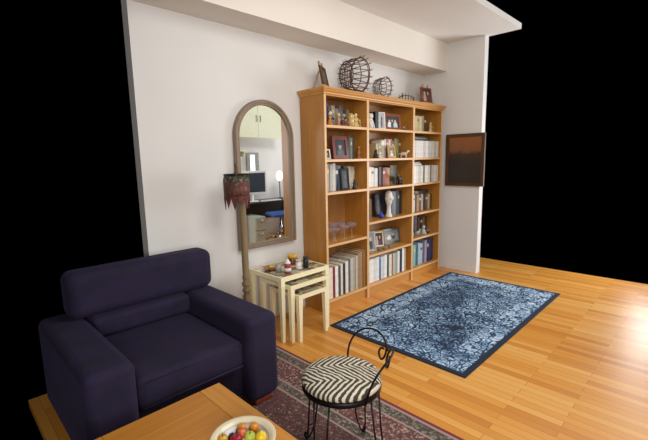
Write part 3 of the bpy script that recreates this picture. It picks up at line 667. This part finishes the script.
LX, LY = 1.762, 2.675
la = thing('floor_lamp', 'slim wooden floor lamp with dark red pointed beaded shade', 'lamp', (LX, LY, 0))
B().lathe([(.13, 0), (.13, .012), (.115, .022), (.05, .032), (.028, .05), (.022, .07)], 24).done('base', M['lamp_wood'], la)
pp = [(.02, .068), (.02, .20), (.03, .215), (.033, .235), (.02, .25), (.03, .28), (.038, .33), (.033, .40), (.022, .425), (.033, .44), (.035, .455), (.022, .47), (.034, .49), (.036, .51), (.024, .53), (.030, .55), (.030, .57), (.026, .585), (.028, .70), (.028, 1.0), (.025, 1.2), (.014, 1.36)]
B().lathe(pp, 16).done('pole', M['lamp_wood'], la)
B().lathe([(.013, 1.36), (.02, 1.37), (.02, 1.385), (.022, 1.395), (.018, 1.41), (.009, 1.42), (.008, 1.465), (.011, 1.472), (.007, 1.484), (0, 1.487)], 14).done('finial', M['dark_wood'], la, (-.045, 0, 0))
def bead_mat():
    n = NT('red_bead_fabric'); o = n.obj(); v = n.n('ShaderNodeTexVoronoi'); v.inputs['Scale'].default_value = 60; n.l(o, v.inputs['Vector'])
    x, y, z = n.xyz(o); r = n.xyz(v.outputs['Color'])[0]
    c = n.ramp(r, [(0, '#54302a'), (.35, '#6b352f'), (.6, '#4a3428'), (.8, '#5e4434'), (.93, '#7c4a3c')], 'CONSTANT')
    c2 = n.ramp(r, [(0, '#2f2c22'), (.4, '#565040'), (.7, '#3c3026'), (.9, '#7a735c')], 'CONSTANT')
    n.color(n.mix(n.math('GREATER_THAN', n.math('ADD', z, n.math('MULTIPLY', n.math('SUBTRACT', n.noise(o, 18, 2), .5), .10)), 1.345), c, c2)); n.bump(v.outputs['Distance'], .5, .004); return n.set(Roughness=.7)
bead = bead_mat()
b = B(); N = 48; top = [(.098, 1.378)]; rows_ = [(.092, 1.398), (.101, 1.35), (.101, 1.28), (.099, 1.225)]
prev = None; fs = []
for r, zz in rows_:
    cur = [b.bm.verts.new((r*math.cos(2*math.pi*k/N), r*math.sin(2*math.pi*k/N), zz)) for k in range(N)]
    if prev:
        for k in range(N): fs.append(b.bm.faces.new((prev[k], prev[(k+1) % N], cur[(k+1) % N], cur[k])))
    prev = cur
b._fin(fs, True); sh = b.done('lamp_shade', bead, la, (-.045, 0, 0))
md = sh.modifiers.new('thick', 'SOLIDIFY'); md.thickness = .004
b = B(); fs = []; npt = 12
for p in range(npt):
    a0 = 2*math.pi*p/npt; a1 = 2*math.pi*(p+1)/npt; am = (a0+a1)/2; dz = .10 if p % 2 else .065
    ring = lambda a, zz, r=.1005: b.bm.verts.new((r*math.cos(a), r*math.sin(a), zz))
    u = [ring(a0, 1.232), ring(am, 1.232), ring(a1, 1.232), ring(a1-.04, 1.205), ring(am, 1.225-dz, .096), ring(a0+.04, 1.205)]
    fs.append(b.bm.faces.new((u[0], u[1], u[4], u[5]))); fs.append(b.bm.faces.new((u[1], u[2], u[3], u[4])))
b._fin(fs); fr = b.done('fringe', flat('#5a2627', .7, 0, .25), la, (-.045, 0, 0)); md = fr.modifiers.new('thick', 'SOLIDIFY'); md.thickness = .004
fr['label'] = 'dark red pointed hem of the shade'
b = B(); b.tube([(.094*math.cos(2*math.pi*k/24), .094*math.sin(2*math.pi*k/24), 1.399) for k in range(24)], .0045, 6, True)
for k in range(4):
    a = math.pi*k/2+.4; b.tube([(.016*math.cos(a), .016*math.sin(a), 1.399), (.093*math.cos(a), .093*math.sin(a), 1.399)], .003, 6)
b.tube([(.045, 0, 1.37), (.02, 0, 1.385), (0, 0, 1.40)], .007, 8)
b.done('shade_ring', M['iron'], la, (-.045, 0, 0))

# ------------------------------------------------------------------ nest of tables
mos = mosaic_mat()
def nest(label, x0, x1, y0, y1, h, top_t=.045):
    w, d = x1-x0, y1-y0
    e = thing('nesting_table', label, 'side table', (x0, y0, 0), 0, 'nest of cream tables')
    B().ringprism([(0, 0), (w, 0), (w, d), (0, d)], [(.015, .015), (w-.015, .015), (w-.015, d-.015), (.015, d-.015)], top_t, 'z', h-top_t).done('top_frame', M['cream'], e)
    B().box(.0152, w-.0152, .0152, d-.0152, h-.014, h-.001, 0).done('painted_top', mos, e)['label'] = 'painted mosaic panel in brown and green'
    for sx, sy in ((0, 0), (1, 0), (0, 1), (1, 1)):
        b = B(); X = w if sx else 0; dx = -1 if sx else 1; Y = d if sy else 0; dy = -1 if sy else 1
        t0, t1 = .042, .026
        # tapered on the two inner faces, drawn in a little at the foot
        hi = [(X, Y), (X+dx*t0, Y), (X+dx*t0, Y+dy*t0), (X, Y+dy*t0)]
        k = .012 if sx else .0
        lo = [(X+dx*k, Y), (X+dx*(k+t1), Y), (X+dx*(k+t1), Y+dy*t1), (X+dx*k, Y+dy*t1)]
        v1 = [b.bm.verts.new((p, q, h-top_t-.0003)) for p, q in hi]; v0 = [b.bm.verts.new((p, q, 0.0004)) for p, q in lo]
        fs = [b.bm.faces.new(v1), b.bm.faces.new(v0)]+[b.bm.faces.new((v0[i], v0[(i+1) % 4], v1[(i+1) % 4], v1[i])) for i in range(4)]
        b._fin(fs); b.done('leg', M['cream'], e)
    return e
nest('largest cream nesting table with mosaic top holding jars, beside the bookcase', 1.93, 2.485, 2.43, 2.875, .556, .038)
nest('middle cream nesting table pulled out under the largest one', 1.983, 2.432, 2.375, 2.80, .486, .034)
nest('smallest cream nesting table, lowest and furthest out of the nest', 2.034, 2.375, 2.335, 2.73, .402, .034)
TZ = .5565
def lathe_thing(name, label, cat, x, y, z, parts, group=None):
    e = thing(name, label, cat, (x, y, z), 0, group)
    e.scale = (.9, .9, .9)
    for pn, prof, m in parts: B().lathe(prof, 20).done(pn, m, e)
    return e
g = 'jars on the largest nesting table'
lathe_thing('spice_can', 'red and white can at the front of the nesting table top', 'can', 2.075, 2.515, TZ, [('body', [(.030, 0), (.031, .004), (.031, .088), (.029, .094)], flat('#9a3a44', .4)), ('wrap', [(.0316, .018), (.0316, .05)], flat('#e9dfdc', .5)), ('lid', [(.029, .094), (.027, .10), (.018, .112), (.010, .13), (0, .132)], flat('#e8e2d6', .4))], g)
lathe_thing('jar', 'brown jar with yellow lid at the back of the nesting table', 'jar', 2.285, 2.70, TZ, [('body', [(.04, 0), (.045, .01), (.045, .06), (.038, .07)], flat('#6d3a1e', .3)), ('lid', [(.047, .07), (.047, .094), (.043, .10), (0, .10)], flat('#d7a02d', .4))], g)
lathe_thing('jar', 'white jar with pale lid right of the red and white can', 'jar', 2.215, 2.535, TZ, [('body', [(.026, 0), (.028, .008), (.028, .065), (.023, .075)], flat('#dcd6cb', .35)), ('lid', [(.025, .075), (.025, .092), (.02, .096), (0, .096)], flat('#b9b3a8', .35))], g)
lathe_thing('jar', 'black jar with dark lid, rightmost on the nesting table', 'jar', 2.29, 2.525, TZ, [('body', [(.026, 0), (.028, .008), (.028, .08), (.024, .09)], flat('#211c1e', .3)), ('lid', [(.027, .09), (.027, .11), (.022, .114), (0, .114)], flat('#2e2729', .3))], g)
e = thing('tumbler', 'grey frosted tumbler left of the red and white can', 'glass', (2.035, 2.59, TZ))
B().lathe([(.026, 0), (.030, .075), (.0275, .075), (.024, .006), (0, .005)], 20).done('tumbler_wall', flat('#9a968e', .3), e)
e = thing('saucer', 'orange brown painted saucer at the left of the nesting table', 'dish', (2.06, 2.715, TZ))
B().lathe([(.035, 0), (.06, .008), (.075, .016), (.072, .018), (.055, .011), (0, .007)], 24).done('dish', flat('#a5672e', .35, 0, .2), e)
B().ball((0, 0, .022), .022, 12, 8, (1.5, 1, .7)).done('lid_knob', flat('#c9a15a', .4), e)

# ------------------------------------------------------------------ armchair
def rounded(name, x0, x1, y0, y1, z0, z1, bev, parent, mat, puff=0.0):
    o = B().box(x0, x1, y0, y1, z0, z1, bev, 5).done(name, mat, parent)
    return o
ac = thing('armchair', 'dark navy velvet armchair with wide padded arms against the wall', 'armchair', (.91, 2.35, .0115))
dz = -.0115
def ar(name, x0, x1, y0, y1, z0, z1, bev, mat=None): return rounded(name, x0-.91, x1-.91, y0-2.35, y1-2.35, z0+dz, z1+dz, bev, ac, mat or M['velvet'])
ar('base', .60, 1.222, 1.945, 2.85, .075, .275, .012)
ar('arm', 1.222, 1.448, 1.865, 2.86, .042, .578, .045)
ar('arm', .374, .600, 1.865, 2.86, .042, .578, .045)
ar('backrest', .600, 1.222, 2.70, 2.88, .275, .80, .04)
ar('seat_cushion', .604, 1.218, 1.90, 2.62, .278, .455, .045)
ar('back_cushion', .50, 1.435, 2.60, 2.80, .582, .865, .06)
ar('back_cushion', .604, 1.218, 2.55, 2.70, .455, .585, .03)
pi = B(); r = .006
pi.tube([(.625-.91, 1.905-2.35, .43+dz), (1.20-.91, 1.905-2.35, .43+dz)], r, 6); pi.tube([(.625-.91, 1.901-2.35, .30+dz), (1.20-.91, 1.901-2.35, .30+dz)], r, 6)
pi.done('piping', M['velvet'], ac)
for x in (1.335, .487):
    for y in (1.915, 2.79):
        B().box(x-.07-.91, x+.06-.91, y-.035-2.35, y+.04-2.35, .0002, .031, .006, 2).done('leg', M['foot'], ac)['label'] = 'red brown wooden block foot'

# ------------------------------------------------------------------ coffee table, bowl, fruit
CZ = .42
ct = thing('coffee_table', 'oak coffee table with framed plank top in the foreground', 'coffee table', (.60, 1.26, .0115))
def cb_(name, m, x0, x1, y0, y1, z0, z1, bev=.003): return B().box(x0-.60, x1-.60, y0-1.26, y1-1.26, z0-.0115, z1-.0115, bev, 2).done(name, m, ct)
TX0, TX1, TY0, TY1 = .27, .906, .885, 1.660
cb_('top_rail', M['table_oak_y'], TX1-.105, TX1, TY0, TY1, CZ-.035, CZ)
cb_('top_rail', M['table_oak_y'], TX0, TX0+.105, TY0, TY1, CZ-.035, CZ)
nb = 6; xa, xb = TX0+.1055, TX1-.1055
for k in range(nb):
    ya = TY0+(TY1-TY0)*k/nb
    cb_('top_plank', M['table_oak'], xa, xb, ya+.0004, ya+(TY1-TY0)/nb-.0004, CZ-.035, CZ-.0004, .0015)
cb_('apron', M['table_oak'], TX0+.06, TX1-.06, TY1-.06, TY1-.04, CZ-.115, CZ-.0355)
cb_('apron', M['table_oak'], TX0+.06, TX1-.06, TY0+.04, TY0+.06, CZ-.115, CZ-.0355)
cb_('apron', M['table_oak_y'], TX1-.06, TX1-.04, TY0+.06, TY1-.06, CZ-.115, CZ-.0355)
cb_('apron', M['table_oak_y'], TX0+.04, TX0+.06, TY0+.06, TY1-.06, CZ-.115, CZ-.0355)
for x in (TX0+.03, TX1-.10):
    for y in (TY0+.03, TY1-.10): cb_('leg', M['table_oak'], x, x+.07, y, y+.07, .012, CZ-.036)
bo = thing('fruit_bowl', 'wide cream ceramic bowl holding small fruit on the oak table', 'bowl', (.722, 1.169, CZ+.0005)); bo.scale = (.88, .88, .88)
def bowl_mat():
    n = NT('glazed_bowl'); x, y, z = n.xyz(n.obj())
    r = n.math('SQRT', n.math('ADD', n.math('MULTIPLY', x, x), n.math('MULTIPLY', y, y)))
    n.color(n.ramp(n.math('MULTIPLY', r, 5.0), [(0, '#d5d2cf'), (.50, '#d5d2cf'), (.535, '#a9a49e'), (.56, '#e4d7b9'), (.69, '#e2d3b0')])); return n.set(Roughness=.2)
B().lathe([(.05, 0), (.055, .004), (.075, .02), (.110, .05), (.136, .068), (.140, .071), (.136, .074), (.118, .066), (.095, .046), (.065, .024), (.04, .016), (0, .014)], 40).done('dish', bowl_mat(), bo)
def fruit(name, label, x, y, z, r, hexc, hex2, sc=(1, 1, .95), stem=True, shade=None):
    e = thing(name, label, 'fruit', (x, y, z), 0, 'fruit in the bowl')
    n = NT(name+'_skin'); o = n.obj(); f = n.noise(o, 28, 3)
    n.color(n.ramp(f, [(.38, hexc), (.62, hex2)])); m = n.set(Roughness=.35)
    if name in ('apple', 'plum'):
        p = [(0, r*.18), (r*.3, r*.04), (r*.62, r*.12), (r*.9, r*.5), (r, r*.98), (r*.93, r*1.4), (r*.68, r*1.75), (r*.35, r*1.86), (r*.12, r*1.74), (0, r*1.66)]
        B().lathe(p, 20).done('flesh', m, e)
    elif name == 'lemon':
        B().lathe([(0, 0), (r*.2, r*.06), (r*.62, r*.3), (r*.93, r*.7), (r, r*1.05), (r*.9, r*1.45), (r*.6, r*1.85), (r*.24, r*2.1), (0, r*2.2)], 18).done('flesh', m, e)
    else:
        B().ball((0, 0, r*.95), r, 18, 12, sc).done('flesh', m, e)
    if stem: B().tube([(0, 0, r*1.65), (r*.06, 0, r*1.95), (r*.18, 0, r*2.2)], r*.07, 6).done('stem', flat('#4a3420', .8), e)
    else: B().ball((0, 0, r*1.88), r*.1, 8, 6, (1, 1, .4)).done('stem_scar', flat('#5d5a2a', .8), e)
bz = CZ+.024
F = [('apple', 'small yellow and red apple at the left of the bowl', .664, 1.232, .034, .020, '#d8b83c', '#c9622f'),
     ('plum', 'small dark purple plum behind the red apple', .704, 1.224, .030, .0165, '#2d1626', '#43202f'),
     ('apple', 'small shiny deep red apple in front of the plum', .691, 1.172, .046, .022, '#9b1526', '#b32632'),
     ('orange', 'small orange at the back of the fruit pile', .754, 1.232, .036, .019, '#e08a20', '#ea9c33'),
     ('peach', 'small pink and orange peach left of the green apple', .731, 1.196, .047, .0175, '#d9603f', '#e58d4a'),
     ('apple', 'small yellow green apple in the middle of the fruit', .738, 1.150, .049, .020, '#a9b83c', '#c2c954'),
     ('orange', 'small bright orange at the back right of the bowl', .792, 1.198, .037, .019, '#e4871c', '#ee9b31'),
     ('lemon', 'small yellow lemon at the right of the bowl', .772, 1.122, .043, .021, '#e3bd22', '#eccb3b'),
     ('orange', 'small orange at the left front below the yellow apple', .645, 1.190, .040, .019, '#df8b22', '#e79d3a'),
     ('peach', 'small reddish brown peach at the front of the pile', .728, 1.105, .040, .018, '#a8452a', '#c0673a')]
for nm, lb, x, y, dz_, r, c1, c2 in F: fruit(nm, lb, .727+(x-.722)*.95, 1.170+(y-1.165)*.95, CZ+dz_-.012, r*1.06, c1, c2, stem=nm in ('apple', 'plum'))

# ------------------------------------------------------------------ wire chair with zebra seat
sc_ = thing('vanity_chair', 'round zebra striped vanity chair with black wire legs and scrolled back', 'chair', (1.29, 1.19, .0115))
h0 = -.0115
B().lathe([(.165, .452+h0), (.183, .456+h0), (.190, .464+h0), (.1905, .472+h0), (.186, .482+h0), (.170, .491+h0), (.13, .498+h0), (.07, .502+h0), (0, .503+h0)], 48).done('seat_cushion', zebra_mat(), sc_)['label'] = 'zebra striped round cushion'
B().lathe([(.168, .430+h0), (.187, .430+h0), (.190, .433+h0), (.190, .453+h0), (.186, .456+h0), (.166, .4515+h0)], 48).done('seat_ring', M['iron'], sc_)
def pol(th, r, zz): return (r*math.cos(R(th)), r*math.sin(R(th)), zz+h0)
for th in (92, 14, -78, 192):
    b = B()
    for s in (-1, 1):
        b.tube([pol(th+s*13, .181, .432), pol(th+s*10, .192, .28), pol(th+s*7, .212, .12), pol(th+s*3.2, .232, .045), pol(th+s*1.2, .246, .02)], .0042, 8)
    b.tube([pol(th-3, .214, .12), pol(th, .215, .118), pol(th+3, .214, .12)], .004, 6)
    cpts = []
    for k in range(15):
        a = math.pi*1.35*2*k/14; rr_ = .019*(1-.55*k/14)
        cpts.append(pol(th, .246+.004+rr_*math.sin(a),   .0365+rr_*(-math.cos(a))+.001))
    b.tube(cpts, .0045, 8)
    b.done('leg', M['iron'], sc_)
def rl(zz): return .186+(zz-.42)*.28
def backpath(c, sgn):
    """one arch of the back: from the seat edge up, over and down into a curl near the middle"""
    key = [(68, .432), (68, .47), (66, .53), (59, .585), (47, .622), (33, .632), (19, .622), (8, .598), (3.5, .57), (4.5, .54), (9.5, .52), (15, .525), (18.5, .545), (15.5, .566), (9, .572)]
    pts = []
    for i in range(len(key)-1):
        p0 = key[max(i-1, 0)]; p1 = key[i]; p2 = key[i+1]; p3 = key[min(i+2, len(key)-1)]
        for k in range(4):
            t = k/4
            f = lambda a, b_, c_, d: .5*((2*b_)+(-a+c_)*t+(2*a-5*b_+4*c_-d)*t*t+(-a+3*b_-3*c_+d)*t*t*t)
            th = f(p0[0], p1[0], p2[0], p3[0]); zz = f(p0[1], p1[1], p2[1], p3[1])
            pts.append(pol(c+sgn*th, rl(zz), zz))
    return pts
b = B(); b.tube(backpath(-35, 1), .0052, 8); b.tube(backpath(-35, -1), .0052, 8)
b.tube([pol(-35-5, rl(.582), .582), pol(-35, rl(.584), .584), pol(-35+5, rl(.582), .582)], .005, 8)
b.done('backrest', M['iron'], sc_)['label'] = 'black wire scrolled back'

# ------------------------------------------------------------------ picture on the right wall
e = thing('wall_picture', 'dark brown framed picture on the right wall beyond the bookcase', 'picture', (XR-.004, 2.32, 1.13))
q = [(-.26, 0), (.25, 0), (.25, .66), (-.26, .66)]; qi = [(-.22, .04), (.21, .04), (.21, .62), (-.22, .62)]
B().ringprism(q, qi, -.03, 'x', 0).done('frame', M['dark_wood'], e)
n = NT('brown_landscape'); tc = n.t.nodes.new('ShaderNodeTexCoord').outputs['Generated']; zz = n.xyz(tc)[2]
zz = n.math('ADD', zz, n.math('MULTIPLY', n.math('SUBTRACT', n.noise(tc, 4, 3), .5), .2))
n.color(n.ramp(zz, [(.40, '#2c2522'), (.62, '#3b2a20'), (.70, '#7c4c28'), (1, '#8e5a30')])); n.set(Roughness=.4)
B().box(-.018, -.004, -.222, .212, .038, .622, 0).done('picture', n.m, e)

# ------------------------------------------------------------------ the study corner behind the camera, seen in the mirror
WB = -.70
cw = flat('#dfe2c8', .5, 0, .02, 'pale_cabinet')
uc = thing('wall_cabinet', 'pale green white wall cabinet with two doors, seen in the mirror', 'cabinet', (4.05, WB, 1.93))
B().box(-.12, 1.02, 0.001, .28, 0, .92, .002, 1).done('body', cw, uc)
for i, (a, b_) in enumerate(((-.118, .475), (.479, 1.018))):
    d = B().box(a, b_, .2805, .30, .002, .918, .002, 1).done('door', cw, uc)
    x = .435 if i == 0 else .52
    B().tube([(x, .30, .30), (x, .325, .30), (x, .33, .33), (x, .33, .37), (x, .325, .40), (x, .30, .40)], .006, 8).done('handle', M['iron'], d)
wsh = thing('wall_shelf', 'small pale wall shelf under the cabinet, seen in the mirror', 'shelf', (4.02, WB, 1.68))
B().box(-.12, .30, .001, .2, 0, .02, 0).done('board', cw, wsh)
for x in (-.08, .26): B().box(x-.008, x+.008, .001, .16, -.10, -.0003, 0).done('bracket', cw, wsh)
e = thing('radio', 'dark radio box on the small wall shelf, seen in the mirror', 'radio', (4.10, WB+.1, 1.7005))
B().box(-.09, .09, -.05, .05, 0, .11, .006, 2).done('case', flat('#3a3432', .5), e); B().lathe([(.035, 0), (.035, .006)], 16, m=Matrix.Translation((.04, .05, .055)) @ Matrix.Rotation(R(-90), 4, 'X')).done('speaker', flat('#1c1a1a', .6), e)
win = struct(B().ringprism([(4.42, 1.06), (4.70, 1.06), (4.70, 1.66), (4.42, 1.66)], [(4.50, 1.10), (4.62, 1.10), (4.62, 1.62), (4.50, 1.62)], .03, 'y', WB+.0005).done('window_1', flat('#8f9088', .5)))
n = NT('bright_pane'); n.b.inputs['Base Color'].default_value = lin('#dfe6ee'); n.b.inputs['Emission Color'].default_value = lin('#eef3fb'); n.b.inputs['Emission Strength'].default_value = 1.3
struct(B().box(4.50, 4.62, WB+.001, WB+.012, 1.10, 1.62, 0).done('window_pane', n.m, win))
dk = thing('desk', 'dark office desk in the study corner, seen in the mirror', 'desk', (4.65, -.43, 0))
dm = flat('#2b2726', .4)
B().box(-.75, .75, -.26, .22, .705, .735, .003, 1).done('desk_top', dm, dk)
for x in (-.72, .66):
    for y in (-.25, .15): B().box(x, x+.05, y, y+.05, .0005, .7048, 0).done('leg', dm, dk)
B().box(-.66, .66, -.252, -.24, .35, .7048, 0).done('back_panel', dm, dk)
mo = thing('monitor', 'white framed computer monitor on the desk, seen in the mirror', 'monitor', (4.37, -.45, .7355), R(12))
wm = flat('#efefec', .35, 0, .02)
B().lathe([(.11, 0), (.11, .008), (.02, .016), (.018, .16)], 20).done('stand', wm, mo)
B().box(-.30, .30, -.02, .02, .13, .58, .008, 2).done('casing', wm, mo)
B().box(-.255, .255, .0203, .022, .175, .54, 0).done('screen', flat('#3b4753', .35), mo)
e = thing('keyboard', 'light keyboard on the desk, seen in the mirror', 'keyboard', (4.66, -.275, .7355))
B().box(-.2, .2, -.06, .06, 0, .018, .004, 2).done('case', wm, e); B().box(-.19, .19, -.05, .05, .0181, .022, 0).done('keys', flat('#b9b9b5', .5), e)
e = thing('desk_lamp', 'oval white desk lamp beside the monitor, seen in the mirror', 'lamp', (5.03, -.45, .7355))
B().lathe([(.08, 0), (.08, .012), (.012, .02), (.010, .36)], 18).done('stand', flat('#2f2c2b', .4), e)
n = NT('lit_shade'); n.b.inputs['Base Color'].default_value = lin('#fff8ea'); n.b.inputs['Emission Color'].default_value = lin('#fff4e0'); n.b.inputs['Emission Strength'].default_value = 1.2
B().ball((0, 0, .46), .085, 18, 12, (.8, .8, 1.25)).done('lamp_shade', n.m, e)
fc = thing('filing_cabinet', 'pale grey filing cabinet under the desk, seen in the mirror', 'cabinet', (4.18, -.20, .0005))
gm = flat('#aab4aa', .45, 0, .02)
B().box(-.115, .115, -.25, .22, 0, .50, .004, 1).done('body', gm, fc)
for k in range(2):
    d = B().box(-.108, .108, .2205, .235, .02+.24*k, .245+.24*k, .003, 1).done('drawer', gm, fc)
    B().tube([(-.05, .236, .20+.24*k), (-.05, .25, .20+.24*k), (.05, .25, .20+.24*k), (.05, .236, .20+.24*k)], .005, 6).done('handle', M['steel'], d)
oc = thing('office_chair', 'blue seated office chair with chrome base, seen in the mirror', 'chair', (4.62, .05, .0405), R(-75))
B().box(-.23, .23, -.22, .22, .44, .50, .025, 4).done('seat', flat('#2f55a0', .8), oc)
B().box(-.21, .21, .22, .27, .55, .82, .02, 4).done('backrest', flat('#22242c', .8), oc)
B().tube([(0, .12, .435), (0, .30, .46), (0, .29, .62)], .014, 8).done('back_bar', M['iron'], oc)
B().lathe([(.03, .08), (.03, .26), (.018, .262), (.018, .4385)], 14).done('column', M['steel'], oc)
for k in range(5):
    a = 2*math.pi*k/5
    lg = B().tube([(.03*math.cos(a), .03*math.sin(a), .10), (.27*math.cos(a), .27*math.sin(a), .022)], [.02, .014], 8).done('leg', M['steel'], oc)
    B().ball((.27*math.cos(a), .27*math.sin(a), -.0145), .025, 12, 8, (1, .7, 1)).done('caster', M['iron'], lg)

# ------------------------------------------------------------------ light
def area(name, loc, target, sx, sy, power, col):
    l = bpy.data.lights.new(name, 'AREA'); l.shape = 'RECTANGLE'; l.size = sx; l.size_y = sy; l.energy = power; l.color = col
    o = bpy.data.objects.new(name, l); COL.objects.link(o); o.location = loc
    o.rotation_euler = (Vector(target)-Vector(loc)).to_track_quat('-Z', 'Y').to_euler(); return o
area('window_daylight', (-.9, -1.9, 1.75), (2.9, 2.7, 1.2), 2.2, 1.5, 100, (1.0, .97, .93))
area('study_uplight', (6.4, .1, 1.35), (3.9, 2.3, 2.2), 1.4, 1.4, 75, (.92, .96, 1.0))  # daylight from an unseen side window, angled up to lift the ceiling
area('overhead_fill', (2.2, .5, 2.88), (2.5, 1.3, 0), 1.9, 1.5, 46, (1.0, .97, .92))  # added overhead fill, stands in for ceiling bounce onto floor and tabletops
area('study_fill', (4.7, 1.0, 2.85), (4.5, -.6, 1.0), .8, .5, 17, (1.0, .98, .94))  # added fill without a fixture, brightens the study corner in the mirror
wd = bpy.data.worlds.new('world'); bpy.context.scene.world = wd; wd.use_nodes = True
wd.node_tree.nodes['Background'].inputs[0].default_value = (0, 0, 0, 1); wd.node_tree.nodes['Background'].inputs[1].default_value = 0
vs = bpy.context.scene.view_settings
vs.view_transform = 'Standard'; vs.look = 'None'; vs.gamma = 1.0; vs.use_curve_mapping = False; vs.exposure = 0.27
